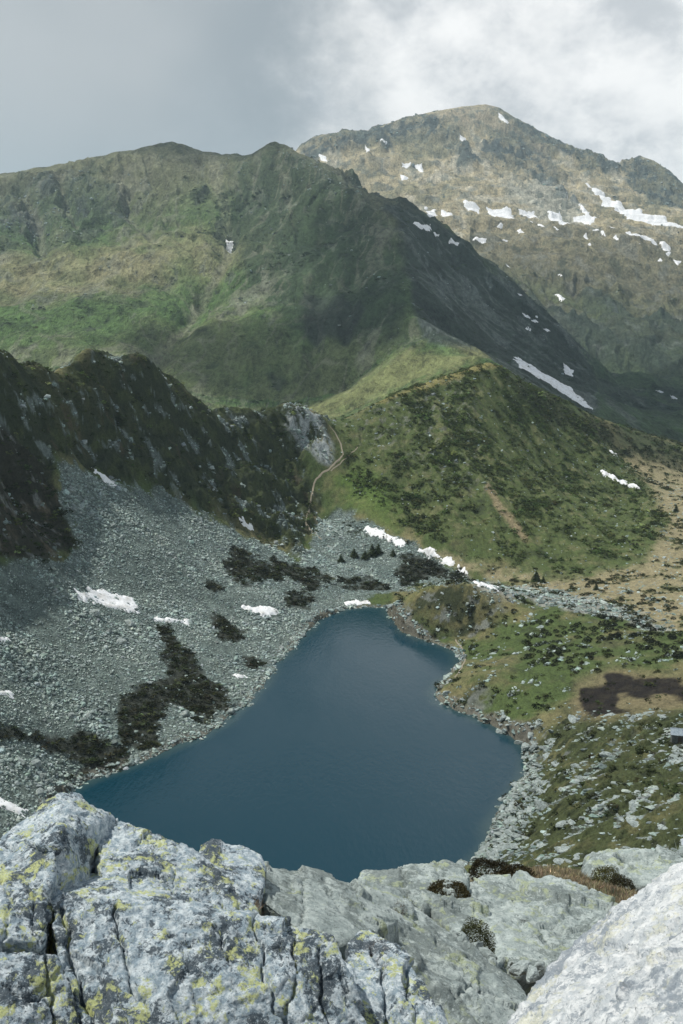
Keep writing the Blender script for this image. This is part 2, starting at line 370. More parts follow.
# visibility of every survey vertex from the standpoint of the photographer (used to know which repeats the photo shows)
SL = GZ / RR
RUN = np.maximum.accumulate(np.where(RR > 30, SL, -9), axis=1)
def terrain_z(x, y):
    a = np.arctan2(x, y); l = 0.5 * np.log(np.maximum(x * x + y * y, 1e-6))
    i = np.interp(a, AZ, np.arange(NA)); j = np.interp(l, LR, np.arange(NR))
    i0 = np.clip(i.astype(int), 0, NA - 2); j0 = np.clip(j.astype(int), 0, NR - 2); fi = i - i0; fj = j - j0
    return (GZ[i0, j0] * (1 - fi) + GZ[i0 + 1, j0] * fi) * (1 - fj) + (GZ[i0, j0 + 1] * (1 - fi) + GZ[i0 + 1, j0 + 1] * fi) * fj
def field(f, x, y):
    a = np.arctan2(x, y); l = 0.5 * np.log(np.maximum(x * x + y * y, 1e-6))
    i = np.rint(np.interp(a, AZ, np.arange(NA))).astype(int); j = np.rint(np.interp(l, LR, np.arange(NR))).astype(int)
    return f[i, j]
def hit(u, v, rmin=100, rmax=5200):
    """first ground point seen at a pixel, or None"""
    a, t = polar(u, v); i = int(np.argmin(np.abs(AZ - a)))
    ok = np.nonzero((SL[i] >= t) & (RR[i] >= rmin) & (RR[i] <= rmax))[0]
    if not len(ok): return None
    r = RR[i, ok[0]]; x, y = r * math.sin(a), r * math.cos(a)
    return np.array((x, y, float(terrain_z(np.array([x]), np.array([y]))[0])))
def normal_z(x, y, e=0.8):
    dx = (terrain_z(x + e, y) - terrain_z(x - e, y)) / (2 * e); dy = (terrain_z(x, y + e) - terrain_z(x, y - e)) / (2 * e)
    n = np.stack([-dx, -dy, np.ones_like(dx)], 1); return n / np.linalg.norm(n, axis=1)[:, None]

# ------------------------------------------------------------------ ground colours (what grows or lies where, plus some painted sun and shade)
def mixc(c, w, col):
    w = np.asarray(w)[..., None]; return c * (1 - w) + np.array(col, np.float32) * w
CC = np.zeros((NA, NR, 3), np.float32)
GDX = np.gradient(GZ, axis=0) / np.gradient(GX, axis=0).clip(1e-3); 
sl_r = np.abs(np.gradient(GZ, axis=1) / np.gradient(RR, axis=1))
nA = np.zeros((NA, NR), np.float32); nB = nA.copy(); nC = nA.copy(); nD = nA.copy()
m = RR < 900
nA[m] = fbm2(GX[m] / 40, GY[m] / 40, 5, 50); nB[m] = fbm2(GX[m] / 12, GY[m] / 12, 5, 60, .6); nC[m] = fbm2(GX[m] / 4, GY[m] / 4, 4, 70, .65)
nD[m] = fbm2((GX[m] * .72 + GY[m] * .69) / 16, (-GX[m] * .69 + GY[m] * .72) / 5, 5, 80, .6)
m = ~m
nA[m] = fbm2(GX[m] / 380, GY[m] / 700, 6, 50); nB[m] = fbm2(GX[m] / 110, GY[m] / 260, 6, 60, .6); nC[m] = fbm2(GX[m] / 34, GY[m] / 90, 5, 70, .68)
nD[m] = fbm2(GX[m] / 50, GY[m] / 220, 5, 80, .65)
mk = (RR > 240) & (RR < 640)
w3 = np.stack([(.5 * GX[mk] - .85 * GZ[mk]) / 15, GY[mk] / 9, (.85 * GX[mk] + .5 * GZ[mk]) / 4.5], 1)
nK = np.zeros((NA, NR), np.float32); nK[mk] = (perlin3(w3, 3) + .6 * perlin3(w3 * 2.1, 4) + .45 * perlin3(w3 * 4.3, 5) + .3 * perlin3(w3 * 8.3, 6)) / 1.6
nK2 = np.zeros((NA, NR), np.float32); w4 = np.stack([GX[mk] / 7, GY[mk] / 7, GZ[mk] / 7], 1); nK2[mk] = perlin3(w4, 8) + .5 * perlin3(w4 * 2.1, 9) + .4 * perlin3(w4 * 5, 10)
green = (0.062, 0.090, 0.030); tan = (0.185, 0.160, 0.085); dark = (0.020, 0.026, 0.017); rock = (0.20, 0.225, 0.225); brown = (0.085, 0.066, 0.042)
# near ground: grass and dry grass
c = np.zeros((NA, NR, 3), np.float32) + np.array(green, np.float32)
c = mixc(c, sst(nA + 0.6 * nB, -0.15, 0.35) * 0.75, tan)
c = mixc(c, sst(nB + 0.5 * nC, 0.12, 0.4) * 0.7, (0.035, 0.048, 0.022))
Z_dry = zone([(345, 515), (400, 540), (480, 568), (560, 578), (640, 562), (668, 525), (640, 480), (600, 445), (683, 460), (900, 470), (900, 650), (683, 640), (600, 606), (480, 580), (410, 548), (345, 530)], 330, 800, 8, 10)
c = mixc(c, Z_dry * (0.92 - 0.75 * sst(nB + .5 * nC, 0.0, 0.3)), (0.245, 0.215, 0.130))
Z_hill = zone([(330, 430), (345, 420), (390, 394), (490, 361), (560, 400), (620, 455), (668, 520), (640, 560), (560, 575), (480, 556), (430, 538), (380, 512), (340, 482)], 400, 760, 8, 10)
hc = mixc(np.zeros((NA, NR, 3), np.float32) + np.array((0.067, 0.090, 0.031), np.float32), sst(nB + nC * .7, 0.05, 0.5) * 0.55, (0.15, 0.145, 0.075))
hc = mixc(hc, sst(nB - nC * .4, -0.05, -0.4) * 0.6, (0.020, 0.026, 0.016))
c = c * (1 - Z_hill[..., None]) + hc * Z_hill[..., None]
Z_bright = zone([(335, 480), (365, 470), (400, 500), (395, 530), (360, 515)], 420, 540, 12, 8)
c = mixc(c, zone([(505, 372), (560, 402), (600, 420), (683, 445), (760, 460), (760, 492), (683, 474), (625, 452), (560, 425), (520, 400)], 560, 900, 6, 9) * .75, (0.058, 0.066, 0.036))
c = mixc(c, Z_bright * 0.8, (0.075, 0.125, 0.028))
crestgrass = zone([(375, 402), (440, 374), (490, 361), (500, 366), (470, 374), (430, 388)], 500, 640, 2, 3)
c = mixc(c, crestgrass * 0.85, (0.20, 0.18, 0.07))
for pl in ([(488, 490), (497, 505), (510, 522), (525, 540)], [(260, 440), (275, 470), (300, 500), (312, 512)], [(228, 455), (252, 485), (300, 512), (345, 540)]):
    dd = line_d(U0, V0, pl) + nB * 5; c = mixc(c, (1 - sst(dd, 1.5, 5)) * ((RR > 380) & (RR < 640)) * 0.8, (0.23, 0.185, 0.115))
# cliffs of the left ridge: dark heath with rock ribs
kc = mixc(np.zeros((NA, NR, 3), np.float32) + np.array((0.026, 0.035, 0.018), np.float32), sst(nA + nC * .5, 0.0, 0.5) * 0.6, (0.055, 0.058, 0.024))
kc = mixc(kc, sst(nK2 + .35 * sst(UU, 130, 300), .05, .5) * .75, (0.045, 0.058, 0.022)); kc = mixc(kc, sst(nB + nC * .6, 0.22, 0.6) * 0.55, (0.075, 0.058, 0.038))
kc = mixc(kc, sst(nK, 0.22, 0.38) * 0.8, (0.125, 0.155, 0.15))
c = c * (1 - Z_cliff[..., None]) + kc * Z_cliff[..., None]
c = mixc(c, Z_crag_h * sst(nC + nD * .6, 0.1, 0.45) * 0.6, (0.14, 0.15, 0.13))
c = mixc(c, Z_rock_s * sst(nC + nB, -0.25, 0.15) * 0.95, (0.30, 0.33, 0.33))
Z_lv = zone([(-200, 430), (0, 430), (40, 450), (62, 500), (80, 545), (60, 560), (0, 560), (-200, 560)], 250, 420, 6, 9)
lv = mixc(np.zeros((NA, NR, 3), np.float32) + np.array((0.026, 0.027, 0.018), np.float32), sst(nB + nC, 0.1, 0.5) * 0.8, (0.095, 0.08, 0.052))
lv = mixc(lv, sst(nD + nC, 0.25, 0.5) * 0.7, (0.16, 0.18, 0.175))
c = c * (1 - Z_lv[..., None]) + lv * Z_lv[..., None]
# scree
scol = mixc(np.zeros((NA, NR, 3), np.float32) + np.array((0.085, 0.11, 0.10), np.float32), sst(nC, -0.2, 0.3), (0.14, 0.178, 0.162))
c = c * (1 - Z_scree[..., None]) + scol * Z_scree[..., None]
c = mixc(c, Z_stream * 0.8, (0.26, 0.27, 0.25))
MATS = [[(160, 630), (168, 630), (185, 652), (200, 670), (225, 690), (235, 702), (225, 710), (215, 710), (208, 720), (190, 715), (172, 710), (155, 720), (165, 740), (160, 747), (140, 752), (122, 745), (116, 725), (120, 700), (135, 687), (165, 680), (175, 667), (162, 655)],
        [(-40, 722), (0, 728), (30, 732), (65, 737), (80, 732), (115, 745), (130, 752), (120, 767), (75, 780), (65, 780), (80, 765), (55, 752), (25, 740), (0, 737), (-40, 735)],
        [(205, 612), (220, 615), (247, 640), (242, 645), (220, 635)],
        [(222, 561), (235, 547), (254, 558), (286, 561), (318, 576), (347, 580), (386, 580), (386, 588), (360, 587), (335, 584), (309, 588), (286, 577), (260, 577), (244, 587), (228, 572)],
        [(402, 554), (425, 559), (446, 568), (446, 578), (425, 579), (404, 585), (396, 576)],
        [(448, 570), (460, 574), (471, 580), (450, 580)],
        [(245, 660), (262, 664), (258, 672), (247, 670)],
        [(290, 592), (312, 600), (305, 612), (288, 604)],
        [(203, 583), (222, 586), (220, 592), (205, 590)]]
Z_mat = np.maximum.reduce([zone(p, 180, 480, 3.5, 8) for p in MATS])
c = mixc(c, Z_mat * 0.85, (0.026, 0.027, 0.019))
# right bank and bog
bc = mixc(np.zeros((NA, NR, 3), np.float32) + np.array((0.050, 0.062, 0.026), np.float32), sst(nB + .4 * nC, 0.0, 0.4) * 0.7, (0.115, 0.11, 0.052))
bc = mixc(bc, sst(nD + nC * 0.6, 0.2, 0.34) * 0.7, (0.13, 0.145, 0.135))
bc = mixc(bc, sst(nC - nB, 0.25, 0.5) * 0.8, (0.02, 0.025, 0.016))
c = c * (1 - Z_bank[..., None]) + bc * Z_bank[..., None]
Z_dome = zone([(395, 600), (420, 585), (470, 583), (520, 600), (530, 615), (470, 632), (430, 625)], 330, 400, 5, 6)
c = mixc(c, Z_dome * (0.45 + .4 * sst(nB, -.2, .2)), (0.165, 0.150, 0.070))
c = mixc(c, Z_bogw * 0.7, (0.16, 0.135, 0.08)); c = mixc(c, Z_bog * (.93 + .07 * sst(nC, -.2, .1)), (0.015, 0.0125, 0.011))
# shoreline stones, lake bed
bnk = np.where((SHORE > -30) & (UU > 385), sst(sl_r * np.sign(np.gradient(GZ, axis=1)), .28, .55) * sst(SHORE, -30, -16), 0)
c = mixc(c, bnk * (.45 + .5 * sst(nC + nB, -.2, .2)), (0.028, 0.036, 0.018)); c = mixc(c, bnk * sst(nK2, .25, .4) * .7, (0.16, 0.175, 0.165))
shr = (SHORE > -3.5) & (SHORE < 30)
c = mixc(c, np.where(SHORE > -900, sst(SHORE, -3.5, -1.0), 0) * 0.85, (0.13, 0.125, 0.105))
c = mixc(c, np.where(SHORE > 0, sst(SHORE, 0.0, 6.0), 0), (0.03, 0.05, 0.055))
# the crag under the photographer: thin soil and dry grass
c = mixc(c, 1 - sst(RR, 60, 110), (0.085, 0.066, 0.042))
c = mixc(c, (1 - sst(RR, 60, 110)) * sst(nC, 0.0, 0.4), (0.20, 0.15, 0.085))
CC = c
# far ground
f = np.zeros((NA, NR, 3), np.float32) + np.array((0.058, 0.092, 0.030), np.float32)
f = mixc(f, sst(nA + .7 * nB, 0.05, 0.45) * 0.55, (0.11, 0.105, 0.052))
f = mixc(f, sst(nB - nC, 0.1, 0.6) * 0.45, (0.026, 0.038, 0.02))
isL = (UU < 420) & (RR < 2200)
hi = sst(GZ + nA * 90 + nB * 50, 60, 190)
f = mixc(f, hi * 0.8 * isL, (0.125, 0.112, 0.07))
sunlit_tan = zone([(-100, 255), (60, 250), (160, 240), (240, 225), (290, 220), (270, 260), (200, 275), (140, 285), (60, 290), (-100, 300)], 1100, 2000, 18, 16)
f = mixc(f, sunlit_tan * (0.5 + .4 * sst(nB, -.2, .3)), (0.20, 0.17, 0.095))  # sunlit band of the slope painted in as paler tan ground
f = mixc(f, Z_lcrag * (0.35 + 0.6 * sst(nD + nC, -0.1, 0.3)), (0.055, 0.064, 0.058))
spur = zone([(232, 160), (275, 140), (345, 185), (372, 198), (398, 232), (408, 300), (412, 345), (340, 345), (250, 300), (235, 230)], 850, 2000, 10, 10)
f = mixc(f, spur * (0.88 - .25 * sst(nC + nB, 0.1, 0.5)), (0.028, 0.042, 0.020))  # cloud shade on the spur face painted in as darker green
Z_gul = np.zeros_like(nA)
for pl, wd in (([(20, 190), (38, 215), (42, 240)], 4), ([(230, 240), (215, 275), (190, 310), (160, 340), (140, 375)], 3), ([(120, 180), (128, 215), (150, 235)], 4), ([(60, 190), (75, 225)], 3), ([(212, 160), (222, 200), (230, 238)], 5)):
    dd = line_d(U0, V0, pl) + nC * 6; Z_gul = np.maximum(Z_gul, (1 - sst(dd, wd * .5, wd * 1.6)) * ((RR > 900) & (RR < 2200)))
f = mixc(f, Z_gul * 0.38, (0.20, 0.18, 0.13))
f = mixc(f, isL * sst(nC + nD * .8, .27, .36) * .55, (0.13, 0.13, 0.10)); f = mixc(f, isL * sst(nC * .8 - nB, .2, .3) * .6, (0.024, 0.036, 0.018))
mr = RR > 850
rl = np.zeros((NA, NR), np.float32); w_ = fbm2(GX[mr] / 150, GY[mr] / 150, 3, 52) * 50
rl[mr] = np.maximum(1 - 2 * np.abs(fbm2((GX[mr] + w_) / 70, GY[mr] / 420, 3, 53)), 1 - 2.4 * np.abs(fbm2((GX[mr] - w_) / 38, GY[mr] / 240, 3, 55)))
f = mixc(f, isL * sst(rl, .88, .97) * sst(nB, -.25, .15) * .5, (0.155, 0.145, 0.105))
dk = mixc(np.zeros((NA, NR, 3), np.float32) + np.array((0.026, 0.034, 0.024), np.float32), sst(nD + nC, 0.18, 0.34) * 0.8, (0.085, 0.095, 0.085))  # slope and cloud shade of this flank painted in as dark rock
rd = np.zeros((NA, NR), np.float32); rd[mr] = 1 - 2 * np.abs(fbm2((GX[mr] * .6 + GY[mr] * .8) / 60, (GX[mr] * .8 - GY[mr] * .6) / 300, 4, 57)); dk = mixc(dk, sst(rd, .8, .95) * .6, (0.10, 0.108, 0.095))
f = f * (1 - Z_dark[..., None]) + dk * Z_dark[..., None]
sad = zone([(300, 412), (345, 392), (400, 355), (430, 350), (490, 352), (480, 362), (420, 382), (360, 408), (320, 425)], 720, 960, 6, 8)
f = mixc(f, sad * 0.75, (0.150, 0.143, 0.062))
Z_scar = zone([(304, 300), (350, 290), (362, 305), (355, 345), (320, 340), (300, 325)], 900, 1300, 5, 8)
f = mixc(f, Z_scar * 0.7, (0.022, 0.026, 0.022))
pk = (RR > 1900) & (UU > 270)
pkw = np.where(pk, sst(RR, 1900, 2250), 0)
mp_ = RR > 1700; iB = np.zeros((NA, NR), np.float32); iC = iB.copy(); nH = iB.copy()
iB[mp_] = fbm2(GX[mp_] / 150, GY[mp_] / 170, 5, 60, .6); iC[mp_] = fbm2(GX[mp_] / 44, GY[mp_] / 62, 5, 70, .68); nH[mp_] = fbm2(GX[mp_] / 210 + fbm2(GX[mp_] / 200, GY[mp_] / 200, 3, 17) * .75, GY[mp_] / 75, 4, 61, .55)
pc = mixc(np.zeros((NA, NR, 3), np.float32) + np.array((0.235, 0.198, 0.130), np.float32), sst(iB + iC, 0.0, 0.3) * 0.7, (0.31, 0.285, 0.235))
pc = mixc(pc, sst(nA - iB, 0.05, 0.4) * 0.55, (0.085, 0.09, 0.055))
pc = mixc(pc, Z_farcrag * (0.30 + 0.65 * sst(nD * .5 + iC + iB, -.1, .12)), (0.042, 0.051, 0.052))
summit = zone([(430, 113), (485, 104), (510, 120), (540, 150), (560, 185), (520, 140), (480, 125), (455, 128)], 3000, 3700, 5, 6)
pc = mixc(pc, summit * 0.6, (0.20, 0.165, 0.125))
dtal = zone([(505, 180), (545, 180), (575, 205), (590, 225), (545, 225), (505, 200)], 2300, 3300, 8, 8)
pc = mixc(pc, dtal * 0.6, (0.23, 0.235, 0.22))
lowg = 1 - sst(GZ + nA * 120 + iB * 60, -10, 170)
pc = mixc(pc, lowg * 0.6, (0.10, 0.092, 0.058)); pc = mixc(pc, sst(iC - nD * .5, .16, .22) * .65, (0.075, 0.085, 0.075)); pc = mixc(pc, lowg * sst(iC + iB, .12, .22) * 0.75, (0.040, 0.045, 0.032))
pc = mixc(pc, sst(np.abs(nH + .01) + iC * .15, .13, .06) * (1 - Z_farcrag) * .0 + (sst(nH + iC * .25, .05, .09) - sst(nH + iC * .25, .13, .18)) * .5, (0.09, 0.096, 0.08)); pc = mixc(pc, (sst(nH + iC * .25, -.14, -.10) - sst(nH + iC * .25, -.06, -.02)) * .4, (0.095, 0.10, 0.08))
f = f * (1 - pkw[..., None]) + pc * pkw[..., None]
olive = (UU > 470) * sst(RR, 1500, 1750) * (1 - sst(RR, 2300, 2700)) * (1 - Z_dark)
f = mixc(f, olive * (.55 + .3 * sst(iB, -.2, .2)), (0.078, 0.070, 0.042)); f = mixc(f, olive * sst(iC + iB * .5, .12, .24) * .7, (0.11, 0.108, 0.088)); f = mixc(f, olive * sst(-iC + iB * .4, .16, .26) * .7, (0.034, 0.040, 0.028))
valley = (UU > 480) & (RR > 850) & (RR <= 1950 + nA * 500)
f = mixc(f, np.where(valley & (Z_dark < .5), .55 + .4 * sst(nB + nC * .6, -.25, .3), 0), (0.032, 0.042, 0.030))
f = mixc(f, np.where(valley, sst(nC - nB * .4, .15, .4) * .5, 0), (0.12, 0.125, 0.11))
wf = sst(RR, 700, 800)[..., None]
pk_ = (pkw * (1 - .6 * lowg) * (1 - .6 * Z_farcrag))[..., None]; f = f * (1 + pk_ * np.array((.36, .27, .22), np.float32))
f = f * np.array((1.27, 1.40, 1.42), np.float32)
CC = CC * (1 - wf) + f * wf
CC = np.clip(CC, 0.006, 0.9)
print('colour', time.time() - T0)


# ------------------------------------------------------------------ mesh helpers
def mesh_np(name, verts, faces, loops_per=4, smooth=True, color=None):
    me = bpy.data.meshes.new(name)
    nv, nf = len(verts), len(faces)
    me.vertices.add(nv); me.vertices.foreach_set('co', np.ascontiguousarray(verts, np.float32).ravel())
    me.loops.add(nf * loops_per); me.loops.foreach_set('vertex_index', np.ascontiguousarray(faces, np.int32).ravel())
    me.polygons.add(nf); me.polygons.foreach_set('loop_start', np.arange(0, nf * loops_per, loops_per, dtype=np.int32))
    me.polygons.foreach_set('loop_total', np.full(nf, loops_per, np.int32))
    me.polygons.foreach_set('use_smooth', np.full(nf, smooth, bool))
    me.update(calc_edges=True)
    if color is not None:
        a = me.color_attributes.new('tint', 'FLOAT_COLOR', 'POINT')
        a.data.foreach_set('color', np.concatenate([color, np.ones((nv, 1))], 1).astype(np.float32).ravel())
    return me
def link(name, me, mat=None, parent=None, loc=None):
    o = bpy.data.objects.new(name, me); COL.objects.link(o)
    if mat and not me.materials: me.materials.append(mat)
    if parent: o.parent = parent
    if loc is not None: o.location = loc
    return o
def tag(o, label=None, cat=None, group=None, kind=None):
    if label: o['label'] = label
    if cat: o['category'] = cat
    if group: o['group'] = group
    if kind: o['kind'] = kind
    return o

def ground_material(name, s1, s2, amp, bump, bd, rough=0.92, st=(1, 1, 1)):
    m_ = bpy.data.materials.new(name); m_.use_nodes = True; q = NT(m_.node_tree)
    at = q.new('ShaderNodeVertexColor', layer_name='tint'); tc = q.new('ShaderNodeTexCoord'); mp = q.new('ShaderNodeMapping'); mp.inputs['Scale'].default_value = st; q.link(tc.outputs['Object'], mp.inputs[0]); ov = mp.outputs[0]
    a = q.noise(ov, s1, 5, 0.65); b = q.noise(ov, s2, 4, 0.7)
    k = q.math('ADD', q.math('MULTIPLY', q.math('SUBTRACT', a, 0.5), amp * 2.2), q.math('MULTIPLY', q.math('SUBTRACT', b, 0.5), amp * 2.6))
    c3 = q.noise(ov, s2 * 4.5, 3, 0.75); k = q.math('ADD', k, q.math('MULTIPLY', q.math('SUBTRACT', c3, 0.5), amp * 1.6))
    k = q.math('MAXIMUM', q.math('ADD', k, 1.0), 0.25)
    mulc = q.new('ShaderNodeVectorMath', operation='SCALE'); q.link(at.outputs[0], mulc.inputs[0]); q.link(k, mulc.inputs[3])
    bs = q.new('ShaderNodeBsdfPrincipled'); q.link(mulc.outputs[0], bs.inputs['Base Color']); bs.inputs['Roughness'].default_value = rough
    bs.inputs['Specular IOR Level'].default_value = 0.15
    bp = q.new('ShaderNodeBump'); bp.inputs['Strength'].default_value = bump; bp.inputs['Distance'].default_value = bd
    q.link(q.math('ADD', a, b), bp.inputs['Height']); q.link(bp.outputs[0], bs.inputs['Normal'])
    o = q.new('ShaderNodeOutputMaterial'); q.link(bs.outputs[0], o.inputs[0]); return m_
M_near = ground_material('heath and scree ground', 0.55, 1.9, 0.75, 0.8, 0.6, st=(1, .6, .8))
M_far = ground_material('mountain ground', 0.05, 0.22, 0.95, 1.0, 8.0, st=(1, .38, .8))

# split the one survey sheet into basin, left mountain and far peak (seams run behind ridges)
verts = np.stack([GX, GY, GZ], 2).reshape(-1, 3); cols = CC.reshape(-1, 3)
I, J = np.meshgrid(np.arange(NA - 1), np.arange(NR - 1), indexing='ij')
v00 = I * NR + J
quads = np.stack([v00, v00 + NR, v00 + NR + 1, v00 + 1], 2)
rc = RR[:-1, :-1]; ac = AA[:-1, :-1]
cr_a = [polar(u, v)[0] for u, v, r in RIDGE + HILL[1:]]; cr_r = [r for u, v, r in RIDGE + HILL[1:]]
seam = np.interp(ac, cr_a, cr_r) * 1.09
l2 = [(u, v, r * 1.12) for u, v, r in LEFT_CREST[:18]] + [(u, v, r * 1.08) for u, v, r in R2[1:]] + [(640, 400, 1100), (700, 400, 860)]
seam2 = np.interp(ac, [polar(u, v)[0] for u, v, r in l2], [r for u, v, r in l2])
lab = np.where(rc < seam, 0, np.where(rc < np.maximum(seam2, seam), 1, 2))
for k, (nm, mt) in enumerate((('terrain', M_near), ('mountain', M_far), ('mountain', M_far))):
    qd = quads[lab == k]
    used = np.unique(qd); remap = np.full(len(verts), -1, np.int32); remap[used] = np.arange(len(used))
    o = link(nm, mesh_np(nm, verts[used], remap[qd], 4, True, cols[used]), mt)
    tag(o, kind='structure')
    if k: tag(o, ('broad green mountain with a dark spur behind the rocky ridge', 'far tan rocky peak streaked with snow under the clouds')[k - 1])
    else: tag(o, 'lake basin with scree slope, rocky ridge, green hill and grassy banks')
print('terrain', time.time() - T0)

# ------------------------------------------------------------------ lake
wm = bpy.data.materials.new('lake water'); wm.use_nodes = True; q = NT(wm.node_tree)
at = q.new('ShaderNodeVertexColor', layer_name='tint'); tc = q.new('ShaderNodeTexCoord'); ov = tc.outputs['Object']
bs = q.new('ShaderNodeBsdfPrincipled'); bs.inputs['Roughness'].default_value = 0.16; bs.inputs['IOR'].default_value = 1.33
q.link(at.outputs[0], bs.inputs['Base Color'])
mp = q.new('ShaderNodeMapping'); mp.inputs['Scale'].default_value = (1, 0.45, 1); mp.inputs['Rotation'].default_value = (0, 0, 0.4); q.link(ov, mp.inputs[0])
q.link(q.math('ADD', q.math('MULTIPLY', q.ss(q.noise(mp.outputs[0], 0.03, 4, 0.6), 0.38, 0.62), 0.16), 0.07), bs.inputs['Roughness'])
h = q.math('ADD', q.noise(mp.outputs[0], 0.9, 4, 0.6), q.math('MULTIPLY', q.noise(mp.outputs[0], 0.12, 3, 0.5), 1.5))
bp = q.new('ShaderNodeBump'); bp.inputs['Strength'].default_value = 0.22; bp.inputs['Distance'].default_value = 0.3; q.link(h, bp.inputs['Height']); q.link(bp.outputs[0], bs.inputs['Normal'])
o_ = q.new('ShaderNodeOutputMaterial'); q.link(bs.outputs[0], o_.inputs[0])
lx = np.array(LAKE); b0 = lx.min(0) - 8; b1 = lx.max(0) + 8
gx = np.arange(b0[0], b1[0], 1.5); gy = np.arange(b0[1], b1[1], 1.5); XX, YY = np.meshgrid(gx, gy, indexing='ij')
sdl = poly_sd(XX, YY, LAKE) ; n_y = len(gy)
ii, jj = np.nonzero(sdl[:-1, :-1] > -7)
q0 = ii * n_y + jj; fq = np.stack([q0, q0 + n_y, q0 + n_y + 1, q0 + 1], 1)
vv = np.stack([XX.ravel(), YY.ravel(), np.full(XX.size, LAKE_Z)], 1)
deep = sst(sdl.ravel() + fbm2(XX.ravel() / 14, YY.ravel() / 14, 4, 90) * 2, -1, 4.5)
lc = mixc(np.zeros((XX.size, 3)) + np.array((0.03, 0.06, 0.065)), deep, (0.003, 0.031, 0.049))
used = np.unique(fq); remap = np.full(len(vv), -1, np.int32); remap[used] = np.arange(len(used))
tag(link('water', mesh_np('water', vv[used], remap[fq], 4, True, lc[used]), wm), 'deep blue mountain lake', kind='structure')

# ------------------------------------------------------------------ stone and plant materials
def rock_material(name, base, light, darkc, lichen=None, lich_amt=0.0, scale=1.0, bump=0.5, bd=0.05, use_tint=False, spots=0.5):
    m_ = bpy.data.materials.new(name); m_.use_nodes = True; q = NT(m_.node_tree)
    tc = q.new('ShaderNodeTexCoord'); geo = q.new('ShaderNodeNewGeometry'); ov = geo.outputs['Position']
    a = q.noise(ov, 1.6 * scale, 6, 0.62, 0.3); b = q.noise(ov, 7.0 * scale, 6, 0.7, 0.2); c_ = q.noise(ov, 26 * scale, 4, 0.7)
    d_ = q.noise(ov, 3.2 * scale, 5, 0.7, 0.5)
    col = q.mix(q.ss(a, 0.38, 0.62), base, light)
    col = q.mix(q.math('MULTIPLY', q.ss(b, 0.48, 0.62), 0.75), col, darkc)
    col = q.mix(q.math('MULTIPLY', q.ss(c_, 0.55, 0.68), spots), col, [x_ * 0.55 for x_ in darkc])
    col = q.mix(q.math('MULTIPLY', q.ss(c_, 0.46, 0.34), 0.55), col, [min(0.85, x_ * 1.25) for x_ in light])
    if lichen:
        e_ = q.noise(ov, 11 * scale, 5, 0.7, 0.4)
        lf = q.math('MULTIPLY', q.ss(d_, 0.52, 0.64), q.ss(e_, 0.42, 0.58))
        col = q.mix(q.math('MULTIPLY', lf, lich_amt), col, lichen)
    if use_tint:
        at = q.new('ShaderNodeVertexColor', layer_name='tint'); col = q.mix(1.0, col, at.outputs[0], 'MULTIPLY')
    bs = q.new('ShaderNodeBsdfPrincipled'); q.link(col, bs.inputs['Base Color']); bs.inputs['Roughness'].default_value = 0.9; bs.inputs['Specular IOR Level'].default_value = 0.2
    bp = q.new('ShaderNodeBump'); bp.inputs['Strength'].default_value = bump; bp.inputs['Distance'].default_value = bd
    q.link(q.math('ADD', q.math('ADD', q.math('MULTIPLY', a, 1.5), b), q.math('MULTIPLY', c_, 0.4)), bp.inputs['Height']); q.link(bp.outputs[0], bs.inputs['Normal'])
    o = q.new('ShaderNodeOutputMaterial'); q.link(bs.outputs[0], o.inputs[0]); return m_
M_scree = rock_material('scree rock', (0.25, 0.318, 0.298), (0.385, 0.465, 0.44), (0.14, 0.178, 0.165), scale=0.35, bump=0.6, bd=0.15, use_tint=True)
M_bould = rock_material('pale boulder rock', (0.21, 0.25, 0.245), (0.335, 0.385, 0.38), (0.09, 0.11, 0.105), (0.20, 0.22, 0.10), 0.5, scale=0.3, bump=0.7, bd=0.25)
